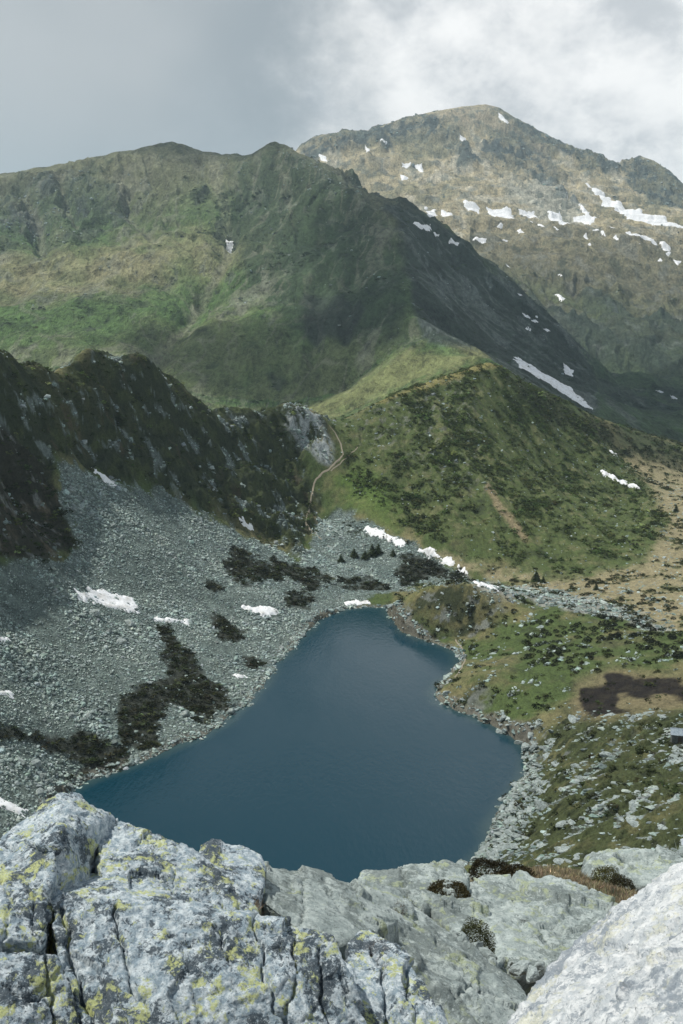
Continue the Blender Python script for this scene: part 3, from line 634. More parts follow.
def lichen_material(name, grey, white, navy, yel, k=1.0, yamt=.9, namt=.9, bump=.8, bd=.02):
    m_ = bpy.data.materials.new(name); m_.use_nodes = True; q = NT(m_.node_tree)
    geo = q.new('ShaderNodeNewGeometry'); ov = geo.outputs['Position']
    big = q.noise(ov, 1.3 * k, 4, .6); a = q.noise(ov, 6.5 * k, 7, .72, .4); b = q.noise(ov, 15 * k, 6, .75, .3); c_ = q.noise(ov, 34 * k, 5, .75); ye = q.noise(ov, 5.0 * k, 6, .7, .6)
    mp = q.new('ShaderNodeMapping'); mp.inputs['Location'].default_value = (31, 7, 3); q.link(ov, mp.inputs[0]); y2 = q.noise(mp.outputs[0], 2.2 * k, 4, .6); nv = q.noise(mp.outputs[0], 9 * k, 7, .78, .5)
    col = q.mix(q.ss(a, .40, .60), grey, white)
    col = q.mix(q.math('MULTIPLY', q.ss(b, .50, .60), .55), col, grey)
    thr = q.math('ADD', nv, q.math('MULTIPLY', q.math('SUBTRACT', big, .5), 1.1))
    col = q.mix(q.math('MULTIPLY', q.ss(thr, .50, .58), namt), col, navy)
    yf = q.math('MULTIPLY', q.ss(q.math('ADD', ye, q.math('MULTIPLY', q.math('SUBTRACT', y2, .5), 1.1)), .55, .65), q.ss(b, .36, .52))
    col = q.mix(q.math('MULTIPLY', yf, yamt), col, yel)
    col = q.mix(q.math('MULTIPLY', q.ss(c_, .56, .64), .7), col, [x_ * .7 for x_ in navy])
    col = q.mix(q.math('MULTIPLY', q.ss(c_, .43, .34), .6), col, [min(.8, x_ * 1.15) for x_ in white])
    bs = q.new('ShaderNodeBsdfPrincipled'); q.link(col, bs.inputs['Base Color']); bs.inputs['Roughness'].default_value = .9; bs.inputs['Specular IOR Level'].default_value = .2
    bp = q.new('ShaderNodeBump'); bp.inputs['Strength'].default_value = bump; bp.inputs['Distance'].default_value = bd
    q.link(q.math('ADD', q.math('ADD', a, b), q.math('MULTIPLY', c_, .6)), bp.inputs['Height']); q.link(bp.outputs[0], bs.inputs['Normal'])
    o = q.new('ShaderNodeOutputMaterial'); q.link(bs.outputs[0], o.inputs[0]); return m_
M_lich = lichen_material('lichened granite', (.235, .305, .355), (.58, .645, .67), (.04, .058, .074), (.46, .50, .22), 2.3)
M_slab = lichen_material('pale slab granite', (.27, .32, .315), (.44, .50, .485), (.10, .125, .12), (.36, .41, .24), .75, .7, .6, .9, .04)
M_white = lichen_material('white granite', (.46, .50, .525), (.70, .725, .73), (.20, .24, .28), (.60, .60, .45), 1.5, .6, .75, .9, .02)

def leaf_material(name, amp=0.6):
    m_ = bpy.data.materials.new(name); m_.use_nodes = True; q = NT(m_.node_tree)
    at = q.new('ShaderNodeVertexColor', layer_name='tint')
    df = q.new('ShaderNodeBsdfDiffuse'); q.link(at.outputs[0], df.inputs[0])
    tr = q.new('ShaderNodeBsdfTranslucent'); q.link(at.outputs[0], tr.inputs[0])
    mx = q.new('ShaderNodeMixShader'); mx.inputs[0].default_value = 0.25; q.link(df.outputs[0], mx.inputs[1]); q.link(tr.outputs[0], mx.inputs[2])
    o = q.new('ShaderNodeOutputMaterial'); q.link(mx.outputs[0], o.inputs[0]); return m_
M_leaf = leaf_material('foliage')
sm = bpy.data.materials.new('old snow'); sm.use_nodes = True; q = NT(sm.node_tree)
geo = q.new('ShaderNodeNewGeometry'); a = q.noise(geo.outputs['Position'], 0.35, 5, 0.65)
bs = q.new('ShaderNodeBsdfPrincipled'); q.link(q.mix(q.ss(a, 0.42, 0.7), (0.78, 0.80, 0.82), (0.55, 0.55, 0.53)), bs.inputs['Base Color']); bs.inputs['Roughness'].default_value = 0.7
bp = q.new('ShaderNodeBump'); bp.inputs['Strength'].default_value = 0.4; bp.inputs['Distance'].default_value = 0.3; q.link(a, bp.inputs['Height']); q.link(bp.outputs[0], bs.inputs['Normal'])
o_ = q.new('ShaderNodeOutputMaterial'); q.link(bs.outputs[0], o_.inputs[0])
pm = bpy.data.materials.new('trodden earth'); pm.use_nodes = True; q = NT(pm.node_tree)
geo = q.new('ShaderNodeNewGeometry'); a = q.noise(geo.outputs['Position'], 1.2, 5, 0.65)
bs = q.new('ShaderNodeBsdfPrincipled'); q.link(q.mix(a, (0.19, 0.165, 0.12), (0.29, 0.255, 0.195)), bs.inputs['Base Color']); bs.inputs['Roughness'].default_value = 0.95
o_ = q.new('ShaderNodeOutputMaterial'); q.link(bs.outputs[0], o_.inputs[0])

# ------------------------------------------------------------------ snow patches
def snow(poly, label, thick=0.62):
    pp = np.array(poly, float); cen = pp.mean(0)
    pts = [hit(u, v) for u, v in poly]; pts = [p for p in pts if p is not None]
    if len(pts) < 3: return
    pts = np.array(pts); r0 = np.median(np.hypot(pts[:, 0], pts[:, 1]))
    ok = np.abs(np.hypot(pts[:, 0], pts[:, 1]) / r0 - 1) < 0.3
    pts = pts[ok]
    if len(pts) < 3: return
    p2 = [(p[0], p[1]) for p in pts]
    b0 = pts.min(0) - 2; b1 = pts.max(0) + 2
    st = max(0.25, min(r0 * 0.0008, 3.0))
    st = max(st, math.sqrt(max(1.0, (b1[0] - b0[0]) * (b1[1] - b0[1])) / 16000))
    gx = np.arange(b0[0], b1[0] + st, st); gy = np.arange(b0[1], b1[1] + st, st); XX, YY = np.meshgrid(gx, gy, indexing='ij')
    ext = min(b1[0] - b0[0], b1[1] - b0[1]); sc1 = max(ext * .35, st * 4)
    sd = poly_sd(XX, YY, p2) + fbm2(XX / sc1, YY / sc1, 5, 33, .65) * ext * (.28 if r0 < 900 else .17)
    th = thick * (r0 / 300) ** .75
    zt = terrain_z(XX, YY) + np.clip(sd / max(st * 3.0, 1.2 * min(1, ext * .25)), -1.2, 1) * th * (.8 + .5 * fbm2(XX / 3.5, YY / 3.5, 3, 36))
    ny = len(gy)
    inn = (sd[:-1, :-1] > -st * 1.5)
    ii, jj = np.nonzero(inn); q0 = ii * ny + jj
    if not len(q0): return
    fq = np.stack([q0, q0 + ny, q0 + ny + 1, q0 + 1], 1); vv = np.stack([XX.ravel(), YY.ravel(), zt.ravel()], 1)
    used = np.unique(fq); remap = np.full(len(vv), -1, np.int32); remap[used] = np.arange(len(used))
    o = link('snow_patch', mesh_np('snow_patch', vv[used], remap[fq], 4), sm)
    tag(o, label, 'snow', 'snow patches on the slopes')
SNOW = [
    ([(72, 588), (80, 592), (100, 593), (120, 597), (135, 598), (137, 606), (140, 616), (127, 614), (112, 608), (95, 604), (80, 599)], 'long ragged snow patch in the middle of the grey scree slope'),
    ([(152, 619), (165, 619), (188, 621), (187, 625), (172, 623), (154, 623)], 'thin snow streak just right of the long ragged scree patch'),
    ([(242, 607), (257, 606), (280, 611), (274, 619), (267, 620), (255, 614)], 'wedge of snow on the scree above the left lake shore'),
    ([(-14, 689), (0, 691), (10, 693), (20, 697), (0, 697), (-14, 695)], 'small snow patch low on the scree at the left frame edge'),
    ([(-8, 636), (0, 637), (14, 639), (10, 642), (-8, 641)], 'tiny snow fleck on the scree at the left frame edge, above the small low patch'),
    ([(233, 674), (248, 676), (247, 679), (235, 678)], 'faint snow scrap on boulders close to the left lake shore'),
    ([(92, 469), (98, 472), (122, 487), (120, 490), (108, 484), (94, 474)], 'narrow snow strip along the foot of the dark cliffs'),
    ([(239, 517), (243, 519), (252, 528), (249, 530), (241, 522)], 'sliver of snow at the top of the scree under the dark ridge'),
    ([(342, 603), (355, 601), (369, 600), (369, 603), (349, 606)], 'low snow bank on the far shore of the lake'),
    ([(365, 527), (373, 529), (399, 540), (408, 545), (398, 544), (383, 540), (366, 534)], 'snow strip on pale scree at the foot of the green hill'),
    ([(416, 546), (425, 548), (441, 554), (455, 563), (452, 568), (436, 560), (417, 552)], 'long snow strip between tan grass and a dark shrub mat'),
    ([(457, 566), (466, 569), (468, 576), (457, 571)], 'short snow piece below the long strip beside the dark shrub mat'),
    ([(472, 581), (485, 584), (500, 588), (499, 592), (478, 586)], 'thin snow strip just behind the grassy knoll'),
    ([(516, 357), (524, 361), (542, 374), (562, 384), (576, 395), (596, 411), (587, 409), (562, 393), (542, 381), (517, 367)], 'long snow tongue in the gully right of the hill top'),
    ([(563, 363), (573, 371), (572, 378), (565, 375)], 'short snow blob beside the long snow tongue'),
    ([(594, 467), (612, 475), (644, 490), (643, 492), (616, 480), (598, 472)], 'thin curved snow strip on the right flank of the green hill'),
    ([(611, 451), (623, 454), (621, 457), (613, 455)], 'snow fleck above the curved strip on the right flank of the hill'),
    ([(-10, 795), (0, 797), (11, 801), (27, 811), (24, 818), (12, 813), (0, 807), (-10, 806)], 'snow bank below the scree beside the lichened crag'),
    ([(485, 207), (492, 210), (510, 210), (515, 220), (504, 218), (495, 217), (488, 214)], 'broad snow patch below the middle of the far summit'),
    ([(463, 201), (479, 209), (479, 214), (466, 208)], 'slanting snow patch left of the broad patch below the far summit'),
    ([(519, 210), (534, 213), (539, 220), (523, 216)], 'snow patch right of the broad patch below the far summit'),
    ([(547, 212), (560, 215), (570, 224), (560, 225)], 'slanting snow patch on the far peak between two others in a row'),
    ([(573, 219), (585, 217), (577, 204), (581, 204), (590, 217), (596, 218), (590, 225), (583, 224)], 'hooked snow patch on the far peak with a tail climbing upward'),
    ([(584, 183), (604, 195), (613, 201), (638, 212), (683, 227), (700, 233), (700, 237), (657, 226), (632, 218), (612, 208), (602, 199)], 'longest snow band crossing below the right hand shoulder of the far peak'),
    ([(612, 206), (625, 212), (642, 219), (640, 222), (620, 214)], 'short snow branch just under the longest band'),
    ([(625, 233), (648, 238), (658, 246), (648, 244), (632, 238)], 'ragged snow streak below the longest band on the far slope'),
    ([(659, 242), (671, 248), (666, 251)], 'small snow wedge beside the ragged streak on the far slope'),
    ([(470, 239), (487, 241), (485, 245), (470, 244)], 'flat snow lens at the foot of the far slope above the dark spur'),
    ([(498, 113), (503, 117), (509, 123), (507, 125), (499, 118)], 'snow sliver just right of the far summit'),
    ([(566, 192), (574, 194), (573, 199)], 'small triangular snow fleck on the far peak above the row of patches'),
    ([(673, 260), (681, 262), (678, 266)], 'lone snow dot low on the far slope near the right edge'),
    ([(553, 294), (565, 299), (562, 302)], 'snow scrap on the dark valley side below the far slope'),
    ([(402, 165), (411, 165), (410, 169), (402, 169)], 'left one of two snow dots high on the far tan slope'),
    ([(414, 166), (422, 166), (425, 172), (417, 171)], 'right one of two snow dots high on the far tan slope'),
    ([(400, 176), (409, 178), (402, 181)], 'snow dot just under the two dots on the far tan slope'),
    ([(426, 208), (436, 214), (432, 218), (427, 214)], 'forked snow patch above the dark spur crest'),
    ([(441, 213), (452, 214), (452, 218), (443, 217)], 'rounded snow patch right of the forked one above the dark spur'),
    ([(411, 222), (431, 227), (429, 231), (413, 226)], 'snow bar lying along the dark spur crest'),
    ([(433, 232), (440, 235), (436, 238)], 'small snow piece under the snow bar on the dark spur crest'),
    ([(448, 243), (460, 244), (458, 248), (449, 246)], 'thin snow lens on the dark spur left of the flat lens'),
    ([(319, 156), (326, 157), (328, 162), (321, 161)], 'snow dot at the far left end of the far crest crags'),
    ([(380, 143), (387, 145), (385, 148)], 'snow fleck under the dark crest crags left of the far summit'),
    ([(365, 148), (370, 149), (368, 152)], 'tiny snow fleck left of the fleck under the crest crags'),
    ([(459, 136), (466, 138), (466, 142), (460, 140)], 'snow fleck on dark crags just below the far summit'),
    ([(226, 239), (234, 243), (232, 252), (226, 250)], 'lone snow fleck high in the gully of the green mountain'),
    ([(522, 314), (537, 317), (526, 320)], 'snow scrap on the dark flank above the long snow tongue'),
]
for p_, l_ in SNOW: snow(p_, l_)
for u, v, w_ in [(630, 234, 5), (596, 231, 4), (603, 236, 3), (616, 239, 3), (541, 226, 4), (556, 229, 3), (586, 238, 3), (640, 246, 4), (505, 241, 3), (660, 262, 3), (560, 276, 3), (531, 222, 3), (576, 229, 4), (612, 229, 5), (650, 252, 4), (668, 256, 3), (500, 228, 3), (540, 246, 3), (520, 232, 4), (590, 246, 3)]:
    snow([(u - w_, v - .6), (u, v - 1.4), (u + w_, v + .8), (u + w_ * .3, v + 1.6)], 'tiny snow fleck on the tan far slope, in the scatter below the row of patches')
for u, v, w_ in [(520, 296, 3), (535, 322, 4), (547, 331, 4), (528, 330, 3), (660, 392, 4), (674, 398, 4), (508, 268, 3)]:
    snow([(u - w_, v - 1), (u, v - 1.4), (u + w_, v + 1.2), (u, v + 1.6)], 'small snow scrap on the dark valley side right of the spur')
print('snow', time.time() - T0)

# ------------------------------------------------------------------ path
def ribbon(px, width, name, label):
    pts = [hit(u, v) for u, v in px]; pts = np.array([p for p in pts if p is not None])
    d = np.concatenate([[0], np.cumsum(np.linalg.norm(np.diff(pts[:, :2], axis=0), axis=1))]); s = np.arange(0, d[-1], 0.8)
    x = np.interp(s, d, pts[:, 0]); y = np.interp(s, d, pts[:, 1])
    x = x + fbm2(s / 9, s * 0 + 1.3, 3, 5) * 0.9; y = y + fbm2(s / 9, s * 0 + 7.7, 3, 6) * 0.9
    tx = np.gradient(x); ty = np.gradient(y); n = np.hypot(tx, ty); nx, ny = -ty / n, tx / n
    wd = width * (1 + 0.5 * fbm2(s / 3, s * 0 + 3.1, 3, 9))
    K = np.linspace(-1, 1, 5)
    XX = x[:, None] + nx[:, None] * K * wd[:, None] / 2; YY = y[:, None] + ny[:, None] * K * wd[:, None] / 2
    ZZ = terrain_z(XX, YY) + 0.22 - 0.35 * np.abs(K)
    a, b = np.meshgrid(np.arange(len(s) - 1), np.arange(4), indexing='ij'); q0 = (a * 5 + b).ravel()
    o = link(name, mesh_np(name, np.stack([XX, YY, ZZ], 2).reshape(-1, 3), np.stack([q0, q0 + 5, q0 + 6, q0 + 1], 1), 4), pm)
    tag(o, label, kind='structure')
ribbon([(330, 426), (336, 434), (341, 445), (343, 455), (336, 463), (328, 470), (320, 478), (313, 486), (311, 498), (308, 512)], 1.15, 'path', 'pale footpath winding down from the saddle')
ribbon([(358, 447), (350, 456), (341, 463), (330, 472)], .8, 'path', 'short side branch of the pale footpath')
ribbon([(308, 512), (306, 525), (312, 532), (322, 540)], 1.2, 'path', 'lower end of the pale footpath on the scree')
ribbon([(456, 640), (462, 648), (465, 658), (462, 668), (454, 678)], 0.9, 'path', 'narrow shore path beside the cove')

# ------------------------------------------------------------------ stones
def hull_rock(seed, n=16, flat=(1, .85, .62)):
    r = np.random.default_rng(seed); p = r.normal(size=(n, 3)); p /= np.abs(p).max(1)[:, None] ** 0.6 * np.linalg.norm(p, axis=1)[:, None] ** 0.4
    p *= r.uniform(.78, 1.05, (n, 1)); p *= np.array(flat) * r.uniform(.85, 1.15, 3) * 0.5
    bm = bmesh.new()
    for a in p: bm.verts.new(a)
    g = bmesh.ops.convex_hull(bm, input=bm.verts)
    bmesh.ops.delete(bm, geom=[e for e in bm.verts if not e.link_faces], context='VERTS')
    bmesh.ops.triangulate(bm, faces=bm.faces); return bm
def bm_np(bm):
    bm.verts.ensure_lookup_table(); bm.verts.index_update()
    return np.array([v.co for v in bm.verts]), np.array([[v.index for v in f.verts] for f in bm.faces])
ROCKV = []
for k in range(14):
    bm = hull_rock(100 + k, 13 + k % 5); ROCKV.append(bm_np(bm)); bm.free()
def rotmats(n, tilt=0.5, g=rng):
    a = g.uniform(0, 2 * math.pi, n); t = g.normal(0, tilt, n); b = g.uniform(0, 2 * math.pi, n)
    def rz(x): c, s, o, l = np.cos(x), np.sin(x), np.zeros_like(x), np.ones_like(x); return np.stack([c, -s, o, s, c, o, o, o, l], 1).reshape(-1, 3, 3)
    def rx(x): c, s, o, l = np.cos(x), np.sin(x), np.zeros_like(x), np.ones_like(x); return np.stack([l, o, o, o, c, -s, o, s, c], 1).reshape(-1, 3, 3)
    return rz(a) @ rx(t) @ rz(b)
def scatter_mesh(name, variants, pos, scale, rot, tint, mat, smooth=False):
    n = len(pos); which = rng.integers(0, len(variants), n); V, Fc, C, base = [], [], [], 0
    for k, (v, f_) in enumerate(variants):
        s = np.nonzero(which == k)[0]
        if not len(s): continue
        w_ = np.einsum('nij,mj->nmi', rot[s], v) * np.reshape(scale[s], (len(s), 1, -1)) + pos[s][:, None]
        V.append(w_.reshape(-1, 3)); Fc.append((f_[None] + (np.arange(len(s)) * len(v))[:, None, None] + base).reshape(-1, 3)); base += len(s) * len(v)
        C.append(np.repeat(tint[s], len(v), 0))
    me = mesh_np(name, np.concatenate(V), np.concatenate(Fc), 3, smooth, np.concatenate(C))
    return link(name, me, mat)
def sample(zonef, n, rmin, rmax, amin=-.42, amax=.42, vis=True):
    """random ground points inside a zone, even per square metre, that the standpoint can see"""
    a = rng.uniform(amin, amax, n); r = np.sqrt(rng.uniform(rmin ** 2, rmax ** 2, n)); x, y = r * np.sin(a), r * np.cos(a)
    ok = rng.uniform(size=n) < field(zonef, x, y)
    if vis: ok &= (field(SL - RUN, x, y) > -0.012)
    return np.stack([x[ok], y[ok], terrain_z(x[ok], y[ok])], 1)
def in_view(p, mrg=0):
    u, v = project(p[:, 0], p[:, 1], p[:, 2]); return (u > -mrg) & (u < 683 + mrg) & (v > 0) & (v < 880)

land = (SHORE < 0.3)
Zr = Z_scree * (1 - 0.95 * sst(Z_mat - .3 * sst(nC, .1, .3), .1, .5)) * land
p1 = sample(Zr, 330000, 180, 520)
s1_ = (np.exp(rng.normal(math.log(0.50), 0.45, len(p1))) * np.exp(.9 * fbm2(p1[:, 0] / 26, p1[:, 1] / 18, 4, 47))).clip(0.24, 3.4)
Zst = np.maximum(Z_stream * 0.8, Z_rock_s * .5) * land
p2 = sample(Zst, 60000, 300, 560); s2_ = np.exp(rng.normal(math.log(0.9), 0.45, len(p2))).clip(0.4, 2.6)
Zsh = ((SHORE > -2.2) & (SHORE < 1.0)).astype(np.float32)
p3 = sample(Zsh, 60000, 190, 400); s3_ = np.exp(rng.normal(math.log(0.8), 0.5, len(p3))).clip(0.35, 2.6)
Zbk = Z_bank * (0.05 + 0.95 * sst(nD + nC * 0.6, 0.1, 0.3)) * land
west = zone([(521, 745), (545, 760), (540, 800), (520, 850), (500, 885), (465, 885), (482, 850), (500, 805), (521, 775)], 150, 270, 6, 10)
p4 = sample(np.maximum(Zbk * .6, west * 0.95 * land), 70000, 150, 300, 0, .42); s4_ = np.exp(rng.normal(math.log(0.72), 0.55, len(p4))).clip(0.3, 3.2)
Zkn = (Z_hill * 0.02 + Z_dry * .05 + ((RR > 255) & (RR < 380) & (UU > 400) & (Z_bog < .2)) * 0.06 * sst(nC, .1, .3)) * land
p5 = sample(Zkn, 120000, 255, 640, 0, .42); s5_ = np.exp(rng.normal(math.log(0.8), 0.45, len(p5))).clip(0.3, 2.4)
Zcr = (Z_cliff + Z_lv * .6).clip(0, 1) * sst(nK, .18, .34) + Z_crag_h * .15 * sst(nC, .1, .3)
p6 = sample(Zcr * .8, 150000, 250, 640); s6_ = np.exp(rng.normal(math.log(1.0), 0.5, len(p6))).clip(0.4, 3.5)
p7 = sample(((RR > 255) & (RR < 400) & (UU > 395) & (Z_bogw < .3)) * land * sst(nD + nC, .25, .4) * .5, 60000, 240, 400, 0, .42); s7_ = np.exp(rng.normal(math.log(0.8), 0.5, len(p7))).clip(0.3, 2.6)
pa = np.concatenate([p1, p2, p3, p4, p5, p7, p6]); sa = np.concatenate([s1_, s2_, s3_, s4_, s5_, s7_, s6_]); zi = np.concatenate([np.full(len(p_), k) for k, p_ in zip((0, 1, 2, 3, 4, 4, 6), (p1, p2, p3, p4, p5, p7, p6))])
print('stones', [len(p_) for p_ in (p1, p2, p3, p4, p5)])
rr_ = np.hypot(pa[:, 0], pa[:, 1]); show = sa / rr_ * in_view(pa) * (zi < 6)
big = np.zeros(len(pa), bool); big[np.argsort(-show)[:285]] = True
tint = (rng.uniform(0.5, 1.2, (len(pa), 1)) * np.array((1, 1, 1))) * (1 + rng.normal(0, .03, (len(pa), 3)))
flt = np.where(zi == 3, .6, 1.0)
scl = np.stack([sa * rng.uniform(.8, 1.3, len(sa)), sa * rng.uniform(.8, 1.2, len(sa)), sa * flt * rng.uniform(.75, 1.1, len(sa))], 1)
scl[zi == 3, 0] *= 1.45
fz = np.maximum.reduce([Z_lcrag * .25, Z_dark * .22 * sst(nD + nC, .1, .3), Z_farcrag * .12, pkw * .025 * sst(nC, .1, .25), isL * (RR > 900) * .10 * sst(nC + nD * .8, .22, .34), spur * .04])
p8 = sample(fz, 160000, 900, 3700); p8 = p8[in_view(p8, 60)]; s8_ = np.exp(rng.normal(math.log(1.0), .5, len(p8))).clip(.4, 3.5) * np.hypot(p8[:, 0], p8[:, 1]) * .0014
print('far stones', len(p8))
pa = np.concatenate([pa, p8]); sa = np.concatenate([sa, s8_]); zi = np.concatenate([zi, np.full(len(p8), 8)]); rr_ = np.hypot(pa[:, 0], pa[:, 1]); big = np.concatenate([big, np.zeros(len(p8), bool)])
tint = np.concatenate([tint, rng.uniform(.35, 1.0, (len(p8), 1)) * (1 + rng.normal(0, .03, (len(p8), 3)))])
scl = np.concatenate([scl, s8_[:, None] * rng.uniform(.7, 1.25, (len(p8), 3)) * np.array((1, 1, .8))])
patch = fbm2(pa[:, 0] / 14, pa[:, 1] / 14, 4, 44)[:, None]; tint = tint * (1 + .55 * patch) * (1 + np.clip(patch, -.5, .5) * np.array((.10, 0, -.05)))
lift = np.where(zi == 3, .82, np.where(zi == 6, .85, 1.0))[:, None]

pp = pa.copy(); pp[:, 2] += sa * np.where((zi == 3) | (zi == 4), -.10, .08)
o = scatter_mesh('rubble', ROCKV, pp[~big], scl[~big], rotmats((~big).sum(), .5), (tint * lift)[~big], M_scree)
tag(o, 'grey broken stones of the scree and banks', 'rubble', kind='stuff')
# the largest ones, one object each
BV = []
for k in range(8):
    bm = hull_rock(300 + k, 20, (1, .8, .66))
    bmesh.ops.bevel(bm, geom=list(bm.edges), offset=0.03, segments=1, affect='EDGES'); bmesh.ops.triangulate(bm, faces=bm.faces)
    bmesh.ops.subdivide_edges(bm, edges=list(bm.edges), cuts=1, use_grid_fill=True); bmesh.ops.triangulate(bm, faces=bm.faces)
    v_, f_ = bm_np(bm); bm.free()
    v_ = v_ + (v_ / np.linalg.norm(v_, axis=1)[:, None]) * (perlin3(v_ * 4 + k * 9) * .05 + perlin3(v_ * 9 + k * 5) * .03)[:, None]
    me = mesh_np('boulder', v_, f_, 3, False); me.materials.append(M_bould); BV.append(me)
LB = ['grey angular boulder among the scree left of the lake', 'pale block in the stony gully behind the knoll', 'grey block on the waterline of the lake', 'pale boulder on the steep right bank above the lake', 'grey boulder in grass on the right side of the lake']
GB = ['boulders on the scree slope', 'blocks in the stony gully', 'blocks on the lake shore', 'boulders on the right bank', 'boulders in the grass']
for i in np.nonzero(big)[0]:
    o = link('boulder', BV[int(rng.integers(8))]); o.location = pa[i] + np.array((0, 0, sa[i] * (-.12 if zi[i] in (3, 4) else .1))); o.scale = [float(x_) for x_ in scl[i] * 1.15]
    o.rotation_euler = (rng.normal(0, .15), rng.normal(0, .15), rng.uniform(0, 6.28)); tag(o, LB[zi[i]], 'boulder', GB[zi[i]])
print('boulders', time.time() - T0)

# ------------------------------------------------------------------ plants
def leaf_clump(seed, n, leaf, h=0.75):
    """a clump of n small leaf triangles spread through a dome-shaped volume about 1 m wide"""
    r = np.random.default_rng(seed); d = r.normal(size=(n, 3)); d /= np.linalg.norm(d, axis=1)[:, None]; d[:, 2] = np.abs(d[:, 2])
    c = d * (r.uniform(.45, 1, (n, 1)) ** .5) * np.array((.5, .5, h)); c[:, 2] += 0.02
    c *= (1 + 0.25 * perlin3(c * 3.1 + seed))[:, None]
    t = r.normal(size=(n, 3, 3)) * leaf
    t += (d * leaf * .4)[:, None]
    v = (c[:, None] + t).reshape(-1, 3); return v, np.arange(n * 3).reshape(-1, 3)
CL = [leaf_clump(k, 34, 0.16) for k in range(8)]
def plants(p, s, base, var, name, label, cat, fz_=.7):
    n = len(p); t = np.array(base)[None] * np.exp(rng.normal(0, var, (n, 1))) * (1 + rng.normal(0, .08, (n, 3)))
    o = scatter_mesh(name, CL, p, np.stack([s * 1.25, s * 1.25, s * fz_], 1), rotmats(n, .12), t, M_leaf); tag(o, label, cat, kind='stuff')
pm1 = sample(Z_mat * land * (.85 + .15 * sst(nC, -.3, .1)), 60000, 190, 480); plants(pm1, np.exp(rng.normal(math.log(1.2), .3, len(pm1))), (0.027, 0.032, 0.016), .5, 'heath', 'dark low shrub mats on the scree', 'shrub mat', .42)
zc = Z_cliff * (1 - sst(nK, .05, .2)) * 0.5 * sst(nA + nB * .6, -.3, .2)
zc = np.maximum(zc, Z_lv * .35 * (1 - sst(nB + nC, .1, .4)))
pm2 = sample(zc, 70000, 250, 560)
plants(pm2, np.exp(rng.normal(math.log(1.1), .4, len(pm2))), (0.046, 0.062, 0.022), .55, 'undergrowth', 'dark heath on the rocky left ridge', 'heath')
fold = np.zeros((NA, NR), np.float32); mh = (RR > 380) & (RR < 800); fold[mh] = fbm2((GX[mh] + GY[mh] * .25) / 17, (GY[mh] - GX[mh] * .25) / 70, 4, 46, .5)
zh = Z_hill * (0.05 + .95 * (1 - sst(nC * .7 + nB * .8 + fold * .9 + .25 * sst(VV, 440, 560), -.15, .12))) * 0.85
pm3 = sample(zh, 120000, 400, 760, 0, .42)
plants(pm3, np.exp(rng.normal(math.log(0.85), .5, len(pm3))), (0.066, 0.089, 0.032), .4, 'undergrowth', 'low scrub covering the green hill', 'scrub')
zk = (((RR > 190) & (RR < 420) & (UU > 395) & (Z_bogw < .3) & (Z_dry < .3)) * land * sst(nC - nB * .7, .08, .3) * .35 + Z_dry * .35 * sst(nB + .4 * nC, 0, .3) + Z_stream * .25 * sst(nB, .1, .3))
Z_band = zone([(505, 372), (560, 402), (600, 420), (683, 445), (760, 460), (760, 492), (683, 474), (625, 452), (560, 425), (520, 400)], 560, 860, 4, 8)
pm5 = sample(Z_band * sst(nB + nC * .6, -.25, .15) * .6, 60000, 560, 860, .1, .42)
plants(pm5, np.exp(rng.normal(math.log(1.1), .45, len(pm5))), (0.045, 0.056, 0.026), .5, 'undergrowth', 'scrub on the shoulder right of the hill top', 'scrub')
fv = isL * (RR > 850) * (1 - Z_lcrag) * sst(nC * .8 - nB, .08, .3) * .35 + Z_dark * .2 * sst(nC - nD, .1, .3) + pkw * lowg * .12 * sst(nC + nB, .1, .25)
pm6 = sample(fv, 120000, 850, 3000); lca = np.array([polar(u, v_)[0] for u, v_, r in LEFT_CREST]); lcr = np.array([r for u, v_, r in LEFT_CREST], float)
pm6 = pm6[in_view(pm6, 60)]; pm6 = pm6[np.abs(np.hypot(pm6[:, 0], pm6[:, 1]) / np.interp(np.arctan2(pm6[:, 0], pm6[:, 1]), lca, lcr) - 1) > .07]
plants(pm6, np.exp(rng.normal(math.log(1.0), .4, len(pm6))) * np.hypot(pm6[:, 0], pm6[:, 1]) * .0017, (0.040, 0.058, 0.026), .35, 'undergrowth', 'low alpine scrub on the far slopes', 'scrub')
zk = zk + Z_bogw * .12 * sst(nC, .05, .3) + Z_bog * .06 * sst(nB, 0, .3)
pm4 = sample(zk, 110000, 180, 700, 0, .42)
plants(pm4, np.exp(rng.normal(math.log(0.95), .35, len(pm4))), (0.036, 0.044, 0.018), .4, 'undergrowth', 'tufts and small scrub on the right bank', 'scrub')
print('plants', [len(p_) for p_ in (pm1, pm2, pm3, pm4)], time.time() - T0)

# juniper bushes one can count on the knoll
JV = []
for k in range(5):
    v_, f_ = leaf_clump(60 + k, 220, 0.06, .5)
    t_ = np.repeat(np.array((0.020, 0.024, 0.014)) * np.exp(np.random.default_rng(k).normal(0, .35, (220, 1))), 3, 0)
    me = mesh_np('juniper_bush', v_, f_, 3, False, t_); me.materials.append(M_leaf); JV.append(me)
def bushes(poly, n, smin, smax, label, group):
    k = 0; pl = np.array(poly); b0, b1 = pl.min(0), pl.max(0); g = 0
    while k < n and g < n * 30:
        g += 1; u, v = rng.uniform(b0[0], b1[0]), rng.uniform(b0[1], b1[1])
        if poly_sd(np.array([u]), np.array([v]), poly)[0] < 0: continue
        p = hit(u, v, 150)
        if p is None: continue
        o = link('juniper_bush', JV[int(rng.integers(5))], loc=p); s = rng.uniform(smin, smax)
        o.scale = (s * rng.uniform(.9, 1.5), s, s * rng.uniform(.7, 1)); o.rotation_euler = (0, 0, rng.uniform(-.5, .5)); tag(o, label, 'bush', group); k += 1
